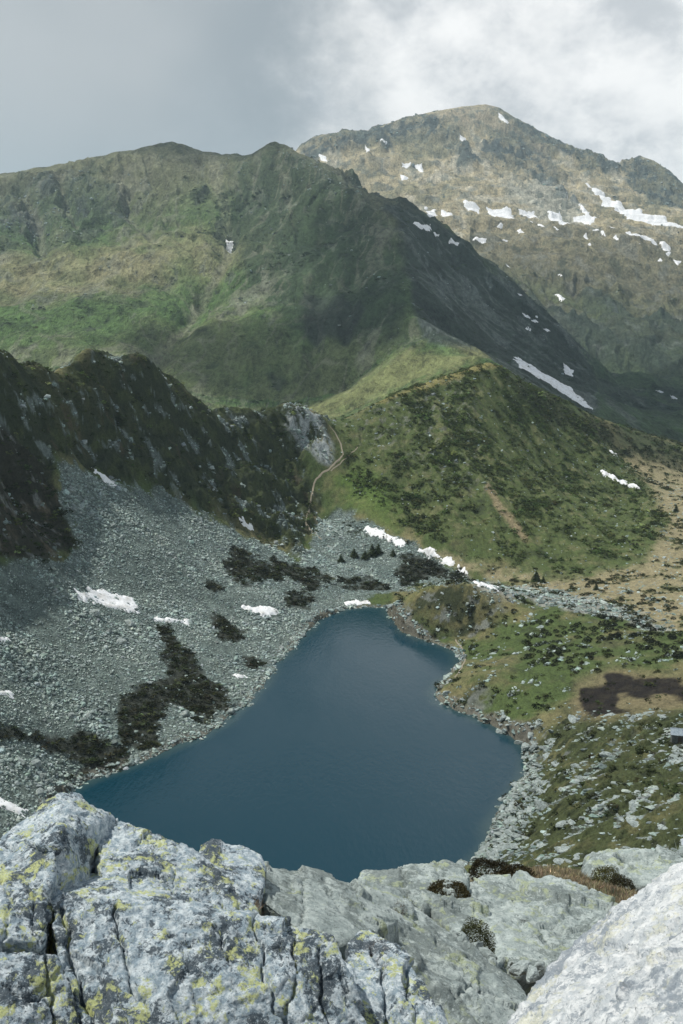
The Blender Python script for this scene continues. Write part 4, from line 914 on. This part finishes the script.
bushes([(515, 625), (560, 620), (610, 630), (620, 650), (600, 672), (545, 668), (510, 650)], 85, 1.0, 2.4, 'dark low bush dotting the tan knoll behind the peat hollow', 'dark bushes on the knoll')
bushes([(600, 615), (640, 622), (683, 640), (690, 665), (640, 650), (600, 630)], 55, 1.2, 3.0, 'dark bush in the cluster at the right edge above the peat hollow', 'dark bushes at the right edge')
bushes([(440, 600), (520, 610), (510, 640), (460, 640)], 30, 0.8, 1.8, 'small dark bush on the grassy dome beside the cove', 'dark bushes on the dome')
bushes([(480, 570), (560, 580), (683, 600), (683, 635), (600, 605), (500, 590)], 40, 1.0, 2.2, 'dark bush beside the pale stony gully', 'bushes along the stony gully')

# small conifers
def conifer(seed):
    r = np.random.default_rng(seed); V, Fc, C = [], [], []
    for k in range(26):
        f_ = k / 26; z = 0.12 + f_ * 0.86; rad = 0.24 * (1 - f_) ** .8 + .02
        for j in range(max(4, int(11 * (1 - f_) + 3))):
            a = r.uniform(0, 6.28); l = rad * r.uniform(.6, 1.15); d = np.array((math.cos(a), math.sin(a), -.35)); s = np.array((-math.sin(a), math.cos(a), 0)) * .035
            b = np.array((0, 0, z + r.normal(0, .01))); b2 = b + d * l
            n0 = len(V) * 3; V.append(np.array((b + s * .6, b - s * .6, b2 + s)) + r.normal(0, .008, (3, 3))); V.append(np.array((b2 + s, b - s * .6, b2 - s * .9)))
            C.append(r.uniform(.6, 1.3))
    v = np.concatenate(V); f_ = np.arange(len(v)).reshape(-1, 3); t = np.repeat(np.array((0.046, 0.064, 0.028)) * np.array(C)[:, None], 6, 0)
    me = mesh_np('crown', v, f_, 3, False, t); me.materials.append(M_leaf); return me
tm = bpy.data.materials.new('bark'); tm.use_nodes = True; tm.node_tree.nodes['Principled BSDF'].inputs['Base Color'].default_value = (0.06, 0.045, 0.035, 1); tm.node_tree.nodes['Principled BSDF'].inputs['Roughness'].default_value = .95
bm = bmesh.new(); bmesh.ops.create_cone(bm, cap_ends=True, segments=8, radius1=.03, radius2=.005, depth=.9); bmesh.ops.translate(bm, verts=bm.verts, vec=(0, 0, .4))
trunk_me = bpy.data.meshes.new('trunk'); bm.to_mesh(trunk_me); bm.free(); trunk_me.materials.append(tm)
CR = [conifer(k) for k in range(4)]
def tree(u, v, h, label):
    p = hit(u, v, 150)
    if p is None: return
    t = bpy.data.objects.new('conifer_tree', None); COL.objects.link(t); t.location = p; t.scale = (h * 1.7, h * 1.7, h * .9); t.rotation_euler = (0, 0, rng.uniform(0, 6))
    tag(t, label, 'tree', 'small conifers round the lake'); link('trunk', trunk_me, parent=t); link('crown', CR[int(rng.integers(4))], parent=t)
for u, v, h, l in [(372, 556, 6.5, 'tallest small conifer in the clump on the scree behind the lake'), (378, 554, 5.5, 'small conifer at the right end of the clump on the scree'), (365, 559, 4.5, 'conifer between the two ends of the clump on the scree'), (354, 557, 4.8, 'conifer left of the clump on the scree, near the pale slope'),
                   (341, 562, 4.2, 'short bushy conifer at the left end of the clump on the scree'), (536, 581, 5.0, 'lone conifer standing by the pale stony gully'), (543, 583, 3.2, 'low conifer next to the lone one by the stony gully'), (393, 556, 3.6, 'small conifer on the scree right of the clump'),
                   (676, 512, 4.5, 'small conifer on the tan flat at the right edge'), (596, 590, 3.2, 'low conifer on the tan flat right of the stony gully'), (120, 428, 7, 'dark conifer growing on the left rocky ridge below its twin tops'), (235, 440, 6, 'conifer on the dark ridge left of the pale crag'), (245, 436, 5, 'smaller conifer next to the one left of the pale crag')]:
    tree(u, v, h, l)

# ------------------------------------------------------------------ stone hut at the right edge
hp = hit(683, 742, 150)
hut = bpy.data.objects.new('stone_hut', None); COL.objects.link(hut); hut.location = hp; hut.rotation_euler = (0, 0, math.radians(-14))
tag(hut, 'low stone hut with a grey slab roof on the right bank', 'hut')
def boxes(name, lst, mat, parent, loc=(0, 0, 0), rot=(0, 0, 0)):
    bm = bmesh.new()
    for (cx, cy, czz, sx_, sy_, sz_) in lst:
        g = bmesh.ops.create_cube(bm, size=1)['verts']; bmesh.ops.scale(bm, verts=g, vec=(sx_, sy_, sz_)); bmesh.ops.translate(bm, verts=g, vec=(cx, cy, czz))
    bmesh.ops.bevel(bm, geom=list(bm.edges), offset=.03, segments=1, affect='EDGES')
    me = bpy.data.meshes.new(name); bm.to_mesh(me); bm.free(); me.materials.append(mat); o = bpy.data.objects.new(name, me); COL.objects.link(o); o.parent = parent
    o.location = loc; o.rotation_euler = rot; return o
M_hut = rock_material('dry stone wall', (0.10, 0.11, 0.105), (0.16, 0.17, 0.165), (0.05, 0.055, 0.05), scale=1.2, bump=.9, bd=.1)
M_slate = rock_material('slab roof', (0.20, 0.25, 0.29), (0.29, 0.34, 0.38), (0.13, 0.165, 0.195), scale=.8, bump=.6, bd=.05)
pt = math.radians(27)
boxes('wall', [(0, 0, .3, 5.4, 3.4, 3.2)], M_hut, hut)
for sg in (-1, 1):
    sl_ = []                                                        # slabs in courses, each lapping the one below
    for row in range(4):
        for k in range(7):
            sl_.append((-2.64 + .88 * k + .1 * (row % 2), -sg * (-.95 + .56 * row) * -1, .02 * row + .012 * ((k * 7 + row * 3) % 4), .86, .66, .07))
    boxes('roof', sl_, M_slate, hut, (0, sg * 1.02, 2.42), (-sg * pt, 0, 0))
boxes('door', [(-.9, -1.72, .75, .9, .08, 1.6)], tm, hut)

# ------------------------------------------------------------------ foreground crag: separate blocks of granite
def big_rock(name, pts, label, cat, mat, voxel, cracks=(), smooth=4, amp=0.10, nscale=1.3, strata=None, depth=1.6, jit=0.0, seed=0, facet=.5, fk=.6, dv=-5):
    """solid block through surveyed surface points: hull, remesh, weathering, cracks"""
    top = np.array([P(p[0], p[1] + dv, p[2]) for p in pts]); cen = top.mean(0)
    low = cen + (top - cen) * np.array((1.05, 1.05, 1)); low[:, 2] = np.minimum(low[:, 2] - depth * .6, top[:, 2].min() - depth)
    low = low + np.array((0, 0.25, 0))
    bm = bmesh.new()
    for p in np.concatenate([top, low]): bm.verts.new(p - cen)
    bmesh.ops.convex_hull(bm, input=bm.verts); bmesh.ops.delete(bm, geom=[e for e in bm.verts if not e.link_faces], context='VERTS')
    me = bpy.data.meshes.new(name); bm.to_mesh(me); bm.free()
    tmp = bpy.data.objects.new('tmp', me); COL.objects.link(tmp)
    md = tmp.modifiers.new('r', 'REMESH'); md.mode = 'VOXEL'; md.voxel_size = voxel
    dg = bpy.context.evaluated_depsgraph_get(); dg.update()
    me2 = bpy.data.meshes.new_from_object(tmp.evaluated_get(dg)); bpy.data.objects.remove(tmp); bpy.data.meshes.remove(me)
    n = len(me2.vertices); co = np.empty(n * 3, np.float32); me2.vertices.foreach_get('co', co); co = co.reshape(-1, 3)
    ne = len(me2.edges); ed = np.empty(ne * 2, np.int32); me2.edges.foreach_get('vertices', ed); ed = ed.reshape(-1, 2)
    deg = np.bincount(ed.ravel(), minlength=n).astype(np.float32)[:, None]
    def lap(c):
        s = np.stack([np.bincount(ed[:, 0], c[ed[:, 1], k], n) + np.bincount(ed[:, 1], c[ed[:, 0], k], n) for k in range(3)], 1); return s / deg
    for _ in range(smooth): co = co + (lap(co) - co) * .9
    me2.vertices.foreach_set('co', co.astype(np.float32).ravel()); me2.update()
    nr = np.empty(n * 3, np.float32); me2.vertices.foreach_get('normal', nr); nr = nr.reshape(-1, 3)
    wp = co + cen
    s = nscale; so = seed * 3.7
    d = perlin3(wp * s + so) * amp * .5 + perlin3(wp * s * 5.1 + 9 + so) * amp * .12 + perlin3(wp * s * 12 + so) * amp * .10 + perlin3(wp * s * 26 + so) * amp * .07 + perlin3(wp * s * 50 + so) * amp * .045
    g_ = np.random.default_rng(500 + seed)
    for cs, fa in ((facet, .20), (facet * .38, .13)):                 # fractured faces: every cell breaks along its own plane
        q_ = wp + np.stack([perlin3(wp * 2.2 / facet * .4 + k * 7) for k in range(3)], 1) * cs * .35
        cell = np.floor(q_ / cs).astype(int); best = np.full(n, 1e9); pl_ = np.zeros(n)
        for dx in (-1, 0, 1):
            for dy in (-1, 0, 1):
                for dz in (-1, 0, 1):
                    cc = cell + (dx, dy, dz); h = PERM[PERM[PERM[cc[:, 0] & 255] + (cc[:, 1] & 255)] + (cc[:, 2] & 255)]
                    sd_ = (cc + .5 + G3[(h + 17) & 255] * .42) * cs; df = q_ - sd_; d2 = (df * df * np.array((1.5, 1.5, .55))).sum(1)
                    t_ = d2 < best; best = np.where(t_, d2, best); pl_ = np.where(t_, (df * G3[(h * 3 + seed) & 255]).sum(1) + cs * .10 * G2x[h], pl_)
        d += pl_ * fa * fk
    if strata is not None:
        dr, k, am = strata; ph = wp @ np.array(dr) * k + perlin3(wp * s * 1.2 + 3) * 1.2
        saw = ph - np.floor(ph); d += (saw * (1 - sst(saw, .75, 1.0))) * am
    u, v = project(wp[:, 0], wp[:, 1], wp[:, 2])
    wu = u + perlin3(wp * 6 + 1) * 7 + perlin3(wp * 17 + 1) * 3; wv = v + perlin3(wp * 6 + 30) * 6 + perlin3(wp * 17 + 9) * 3
    for pl, wd, dp in cracks:
        dd = line_d(wu, wv, pl); d -= dp * np.exp(-(dd / (wd * .55)) ** 2) * .6 + dp * .05 * np.exp(-(dd / (wd * 3)) ** 2)
    co = co + nr * d[:, None]
    me2.vertices.foreach_set('co', co.astype(np.float32).ravel())
    me2.polygons.foreach_set('use_smooth', np.ones(len(me2.polygons), bool)); me2.update()
    me2.materials.clear(); me2.materials.append(mat); me2.name = name
    o = link(name, me2, loc=cen); tag(o, label, cat); return o

# lichened crag on the left
big_rock('crag', [(20, 858, 7.4), (34, 818, 7.8), (50, 797, 8.0), (62, 791, 8.1), (80, 795, 8.1), (96, 812, 8.0), (112, 826, 7.9), (60, 834, 7.1), (50, 893, 6.65), (104, 897, 7.5), (108, 860, 7.85), (-40, 880, 7.4), (-20, 940, 6.7)],
         'peaked lichen spotted block at the upper left of the crag', 'rock', M_lich, 0.0155, [([(62, 800), (40, 850), (55, 900)], 3, .03), ([(108, 828), (100, 870), (112, 905)], 4, .05)], 3, .10, 1.6, seed=1)
big_rock('crag', [(95, 830, 7.8), (112, 826, 7.9), (135, 833, 7.8), (160, 838, 7.7), (185, 851, 7.5), (205, 868, 7.35), (230, 890, 7.2), (255, 905, 7.1), (100, 895, 6.9), (150, 915, 6.7), (200, 935, 6.55), (250, 950, 6.5)],
         'long rough lichened block sloping down from the peaked one', 'rock', M_lich, 0.0155, [([(150, 850), (165, 880), (160, 915)], 3, .03), ([(215, 880), (220, 920)], 3, .04)], 3, .13, 2.0, seed=2)
big_rock('crag', [(45, 893, 6.75), (75, 886, 7.2), (100, 884, 7.35), (110, 895, 6.75), (180, 925, 6.5), (260, 945, 6.4), (330, 938, 6.4), (345, 965, 6.2), (372, 1040, 5.9), (60, 960, 6.25), (75, 1060, 5.6), (200, 1090, 5.45), (330, 1100, 5.5), (400, 1110, 5.7)],
         'large sloping lichened face with vertical cracks at the bottom of the frame', 'rock', M_lich, 0.0145,
         [([(116, 905), (122, 945), (132, 985), (146, 1010)], 2.5, .12), ([(255, 910), (262, 950), (268, 990), (275, 1015), (297, 1024)], 2.5, .12), ([(170, 935), (190, 950)], 2.5, .06), ([(223, 935), (230, 975)], 2, .06), ([(293, 930), (297, 985), (285, 1024)], 2.2, .09),
          ([(318, 945), (322, 990), (330, 1024)], 2.5, .10), ([(60, 905), (72, 960), (92, 1024)], 3.5, .16), ([(45, 955), (70, 985), (78, 1024)], 3, .12), ([(190, 990), (205, 1024)], 2, .05)], 4, .09, 1.7, seed=3)
big_rock('crag', [(-60, 860, 7.3), (0, 848, 7.3), (25, 862, 7.1), (48, 893, 6.7), (44, 940, 6.35), (40, 950, 6.3), (-30, 950, 6.3), (-80, 940, 6.6)],
         'small lit lichened block at the left frame edge', 'rock', M_lich, 0.0155, [([(0, 880), (10, 910), (5, 945)], 3, .07), ([(28, 890), (38, 945)], 2.5, .06)], 3, .09, 2.0, seed=4)
big_rock('crag', [(-60, 950, 6.2), (0, 952, 6.2), (40, 952, 6.15), (58, 958, 6.1), (75, 1000, 5.9), (95, 1060, 5.6), (0, 1090, 5.4), (-90, 1080, 5.6)],
         'dark cracked lichened block in the bottom left corner', 'rock', M_lich, 0.0155, [([(40, 955), (52, 990), (62, 1030)], 3, .14), ([(0, 985), (30, 1000), (50, 990)], 3, .07)], 3, .11, 2.0, seed=5)
big_rock('crag', [(199, 853, 7.9), (212, 846, 8.0), (240, 850, 8.0), (262, 859, 7.9), (268, 872, 7.75), (260, 905, 7.2), (210, 890, 7.25), (196, 868, 7.6)],
         'squared block perched on the crag edge above the water', 'rock', M_lich, 0.0155, [([(210, 880), (262, 892)], 2.5, .03)], 2, .05, 2.4, seed=6, fk=.2)
big_rock('crag', [(262, 868, 8.3), (300, 874, 8.5), (335, 879, 8.6), (352, 885, 8.6), (400, 925, 8.2), (345, 950, 7.0), (300, 935, 7.0), (262, 905, 7.3)],
         'smooth greenish slab behind the squared block', 'rock', M_slab, 0.022, [([(302, 880), (306, 905), (298, 930)], 2.5, .06), ([(322, 880), (345, 915)], 2.2, .05)], 4, .08, 1.6, seed=7, fk=.5, facet=.5)
big_rock('crag', [(345, 945, 6.9), (365, 935, 7.2), (400, 955, 6.9), (425, 985, 6.6), (445, 1024, 6.3), (455, 1070, 6.0), (370, 1090, 5.7), (345, 1010, 6.2)],
         'lichened pillar beside the heathery crack at the bottom', 'rock', M_lich, 0.0155, [([(372, 945), (385, 985), (390, 1030)], 4, .12), ([(405, 970), (415, 1024)], 2.5, .07)], 3, .08, 2.0, seed=8)
big_rock('rock_slab', [(352, 885, 9.6), (385, 893, 9.7), (420, 925, 9.6), (470, 960, 9.2), (520, 990, 8.8), (540, 1030, 8.0), (440, 1050, 7.2), (400, 970, 7.8), (345, 930, 8.4), (345, 905, 9.0)],
         'long pale slab running diagonally down to the lower right', 'rock', M_slab, 0.022, [([(440, 985), (455, 1000), (470, 985)], 3, .10), ([(380, 925), (430, 955), (500, 1000)], 2.2, .06), ([(405, 930), (470, 975)], 1.8, .05), ([(425, 1005), (445, 1024)], 3, .1), ([(360, 910), (420, 940)], 2, .04)], 4, .10, 1.4, strata=((.55, .2, .8), 5, .05), seed=9, fk=.55, facet=.6)
big_rock('rock_slab', [(348, 888, 15.5), (362, 877, 16), (400, 872, 16.4), (440, 863, 16.8), (462, 868, 16.8), (472, 880, 16.4), (455, 905, 15), (420, 915, 14.2), (375, 905, 14.6), (350, 898, 15)],
         'rounded pale slab at the crag edge above the lake', 'rock', M_slab, 0.035, [([(400, 870), (408, 890), (418, 905)], 2.2, .15), ([(440, 866), (436, 885), (450, 895)], 2.2, .12)], 4, .2, .8, seed=10, fk=.6, facet=1.0)
big_rock('rock_slab', [(455, 893, 16.2), (480, 882, 17.0), (520, 881, 17.2), (560, 887, 17.2), (600, 898, 17.0), (625, 910, 16.6), (610, 940, 14.6), (560, 970, 12.8), (500, 975, 12.4), (475, 945, 13.4), (430, 910, 14.6), (425, 900, 15.2)],
         'broad cracked pale slab in the middle of the foreground', 'rock', M_slab, 0.04,
         [([(475, 880), (478, 905), (472, 930)], 1.8, .12), ([(495, 905), (530, 900), (560, 905)], 2, .10), ([(540, 930), (550, 945), (575, 950)], 2.5, .14), ([(575, 885), (590, 900), (600, 895)], 2, .1), ([(510, 895), (540, 915), (560, 925)], 1.8, .09), ([(500, 930), (540, 925)], 1.6, .07)], 4, .22, .8, strata=((.5, .3, .8), 2.2, .08), dv=-2, seed=11, fk=.6, facet=1.2)
big_rock('crag', [(588, 865, 21.5), (600, 857, 22), (625, 858, 22), (650, 853, 22), (672, 853, 22), (690, 862, 21.6), (700, 890, 20), (640, 890, 20), (595, 880, 20.6)],
         'rounded grey outcrop behind the white boulder', 'rock', M_slab, 0.05, [([(620, 858), (625, 885)], 3, .25)], 4, .25, .8, seed=12, fk=.6, facet=1.4)
big_rock('boulder', [(488, 1050, 4.2), (530, 987, 4.4), (562, 950, 4.6), (600, 916, 4.8), (640, 891, 4.9), (683, 868, 5.0), (740, 846, 5.0), (830, 840, 4.8), (560, 1024, 3.7), (620, 990, 3.8), (683, 950, 3.75), (683, 1100, 2.8), (560, 1150, 2.8), (480, 1120, 3.3), (800, 980, 3.4), (900, 1100, 2.9)],
         'huge white rounded boulder in the lower right corner', 'boulder', M_white, 0.014, [([(535, 990), (560, 965), (590, 945), (612, 938), (640, 945), (683, 935)], 3, .05), ([(520, 1010), (545, 985)], 3, .04)], 5, .14, 1.4, seed=13, fk=.22, dv=0)
print('crag', time.time() - T0)

# small loose stones and plants on the crag
gz = lambda x_, y_: float(terrain_z(np.array([x_]), np.array([y_]))[0])
def fg_stone(u, v, r, s, label):
    o = link('stone', BV[int(rng.integers(8))]); o.location = P(u, v, r); o.scale = (s, s * .9, s * .8); o.rotation_euler = (rng.normal(0, .4), rng.normal(0, .4), rng.uniform(0, 6)); o.active_material  # shared mesh
    tag(o, label, 'stone', 'loose stones on the crag')
for k, (u, v, r, s) in enumerate([(462, 943, 12.2, .34), (470, 950, 12, .28), (478, 946, 12.3, .24), (486, 955, 11.8, .3), (493, 962, 11.4, .22), (455, 935, 12.6, .2), (520, 968, 11.2, .3), (532, 975, 11, .24), (512, 965, 11.5, .2), (540, 968, 11.5, .26), (612, 888, 19.5, .5)]):
    fg_stone(u, v, r, s, 'small pale stone in the gap between the foreground slabs' if k < 10 else 'white stone on dry grass beside the round bush')
def shrub(u, v, r, w_, h_, base, n, leaf, label, name='shrub', group='shrubs on the crag', long=False):
    g = np.random.default_rng(int(u * 7 + v)); p = P(u, v, r)
    if long:
        a = g.uniform(0, 6.28, n); rad = np.sqrt(g.uniform(0, 1, n)) * .4; b = np.stack([np.cos(a) * rad * w_, np.sin(a) * rad * w_, -.08 * np.ones(n)], 1); lean = g.normal(0, .35, (n, 3)) + np.stack([np.cos(a), np.sin(a), np.zeros(n)], 1) * .45
        tip = b + (lean * np.array((1, 1, .0)) + np.array((0, 0, 1))) * h_ * g.uniform(.6, 1.1, (n, 1)); sd = g.normal(0, 1, (n, 3)) * leaf
        v_ = np.stack([b - sd, b + sd, tip], 1).reshape(-1, 3); f_ = np.arange(n * 3).reshape(-1, 3)
    else:
        n = n * 5; v_, f_ = leaf_clump(int(u), n, leaf * .55, h_ / w_); v_ = v_ * w_; v_[:, 2] -= h_ * .3
    t_ = np.repeat(np.array(base) * np.exp(g.normal(0, .4, (n, 1))), 3, 0)
    me = mesh_np(name, v_, f_, 3, False, t_); o = link(name, me, M_leaf, loc=p); tag(o, label, 'shrub' if not long else 'grass tuft', group)
shrub(475, 944, 12.6, .62, .5, (0.045, 0.05, 0.022), 1500, .022, 'dark shrub growing among stones between two slabs')
shrub(607, 884, 19.6, .75, .55, (0.075, 0.075, 0.03), 1300, .024, 'round olive shrub beside a white stone behind the white boulder')
shrub(409, 917, 14.0, .36, .45, (0.05, 0.055, 0.025), 700, .022, 'small upright shrub in the joint of the rounded slab')
shrub(449, 893, 15.3, .75, .08, (0.05, 0.045, 0.024), 1300, .025, 'low brown heather cushion across the rounded slab')
shrub(490, 872, 18.4, .9, .18, (0.03, 0.028, 0.018), 1200, .025, 'dark heather cushion at the crag edge beside the dry grass')
shrub(518, 875, 18.2, .7, .16, (0.035, 0.03, 0.018), 900, .025, 'smaller dark heather cushion right of the edge cushion')
shrub(622, 888, 18.6, .6, .3, (0.035, 0.033, 0.02), 900, .025, 'dark shrub tucked against the white boulder')
shrub(387, 911, 9.2, .5, .10, (0.09, 0.065, 0.04), 1200, .014, 'reddish heather in the groove above the long slab')
shrub(265, 975, 6.45, .17, .15, (0.13, 0.13, 0.06), 500, .0022, 'olive grass tuft in a crack of the lichened face', 'grass_tuft', 'grass tufts in the cracks', True)
shrub(272, 985, 6.3, .10, .10, (0.10, 0.09, 0.05), 300, .0022, 'short brownish tuft under the olive one', 'grass_tuft', 'grass tufts in the cracks', True)
shrub(246, 906, 7.0, .22, .10, (0.28, 0.23, 0.17), 500, .0022, 'dry straw tuft at the top edge of the lichened face', 'grass_tuft', 'grass tufts in the cracks', True)
shrub(318, 950, 6.3, .16, .09, (0.24, 0.17, 0.12), 420, .0022, 'dry reddish tuft at the head of the right crack', 'grass_tuft', 'grass tufts in the cracks', True)
for k, (u, v) in enumerate([(377, 950), (384, 975), (390, 1000), (396, 1022)]):
    shrub(u, v, 6.75 - .14 * k, .2, .11, (0.15, 0.11, 0.075), 600, .009, ['topmost', 'second', 'third', 'lowest'][k] + ' brown heather clump down the wide crack', 'shrub', 'heather in the wide crack')
# dry grass on the crag rim
zz = ((RR > 14) & (RR < 24) & (UU > 440)).astype(np.float32) * (0.4 + .6 * sst(nC, -.2, .2))
pg = sample(zz, 24000, 14, 24, 0.05, .36, False)
def tuft(seed, n=16):
    g = np.random.default_rng(seed); b = np.concatenate([g.normal(0, .12, (n, 2)), np.zeros((n, 1))], 1); tip = b + np.concatenate([g.normal(0, .35, (n, 2)), g.uniform(.5, 1, (n, 1))], 1); sd = g.normal(0, .05, (n, 3))
    return np.stack([b - sd, b + sd, tip], 1).reshape(-1, 3), np.arange(n * 3).reshape(-1, 3)
n = len(pg); t_ = np.array((0.27, 0.235, 0.155))[None] * np.exp(rng.normal(0, .4, (n, 1))) * (1 + rng.normal(0, .08, (n, 3)))
tag(scatter_mesh('dry_grass', [tuft(k) for k in range(6)], pg, rng.uniform(.08, .2, n), rotmats(n, .1), t_, M_leaf), 'dry brown grass on the crag rim', 'dry grass', kind='stuff')

# ------------------------------------------------------------------ air
bm = bmesh.new(); bmesh.ops.create_cube(bm, size=1)
bmesh.ops.scale(bm, verts=bm.verts, vec=(9000, 5800, float(GZ.max()) + 40 - (float(GZ.min()) - 2)))
bmesh.ops.translate(bm, verts=bm.verts, vec=(0, 2500, (float(GZ.max()) + 40 + float(GZ.min()) - 2) / 2))
hm = bpy.data.meshes.new('haze'); bm.to_mesh(hm); bm.free()
ha = bpy.data.materials.new('thin haze'); ha.use_nodes = True; q = NT(ha.node_tree)
vo = q.new('ShaderNodeVolumePrincipled'); vo.inputs['Color'].default_value = (0.66, 0.88, 1.0, 1); vo.inputs['Density'].default_value = 0.000085; vo.inputs['Anisotropy'].default_value = 0.2
oo = q.new('ShaderNodeOutputMaterial'); q.link(vo.outputs[0], oo.inputs['Volume'])
tag(link('haze', hm, ha), 'thin pale haze in the mountain air', kind='stuff')

# ------------------------------------------------------------------ unseen vapour clouds, added above the haze to shade the slopes
cl_m = bpy.data.materials.new('shade cloud vapour'); cl_m.use_nodes = True; q = NT(cl_m.node_tree)
vo = q.new('ShaderNodeVolumePrincipled'); vo.inputs['Color'].default_value = (1, 1, 1, 1); vo.inputs['Density'].default_value = 0.016; vo.inputs['Anisotropy'].default_value = 0.6
oo = q.new('ShaderNodeOutputMaterial'); q.link(vo.outputs[0], oo.inputs['Volume'])
SD = np.array((math.sin(SUN_AZ) * math.cos(SUN_EL), math.cos(SUN_AZ) * math.cos(SUN_EL), math.sin(SUN_EL)))
def cloud(ground, zc, sx_, sy_, sz_, rot, seed, label):
    """a flat-based puffy cloud standing where its shade reaches the given ground"""
    g = np.asarray(ground, float); c0 = g + SD * ((zc - g[2]) / SD[2])
    bm = bmesh.new(); bmesh.ops.create_icosphere(bm, subdivisions=5, radius=1); v_, f_ = bm_np(bm); bm.free()
    d = perlin3(v_ * 1.6 + seed * 3) * .35 + perlin3(v_ * 3.7 + seed) * .2 + perlin3(v_ * 8 + seed) * .1
    v_ = v_ * (1 + d)[:, None]; v_[:, 2] = np.where(v_[:, 2] < 0, v_[:, 2] * .45, v_[:, 2]); v_ = v_ * np.array((sx_, sy_, sz_))
    o = link('cloud', mesh_np('cloud', v_, f_, 3, True), cl_m, loc=c0); o.rotation_euler = (0, 0, rot); tag(o, label, kind='stuff')
CLZ = float(GZ.max()) + 400
cloud((215, 1150, 0), CLZ, 190, 420, 110, 0.2, 1, 'unseen cloud added to shade the dark spur')
cloud((-150, 1990, 240), CLZ, 330, 150, 100, 0.0, 3, 'unseen cloud added to shade the green mountain top')
cloud((470, 1190, -100), CLZ, 200, 330, 100, 0.0, 4, 'unseen cloud added to shade the right hand valley')
cloud((-60, 1000, -20), CLZ, 200, 110, 80, 0.1, 5, 'unseen cloud strip added to shade the hollow behind the ridge')
print('done', time.time() - T0)
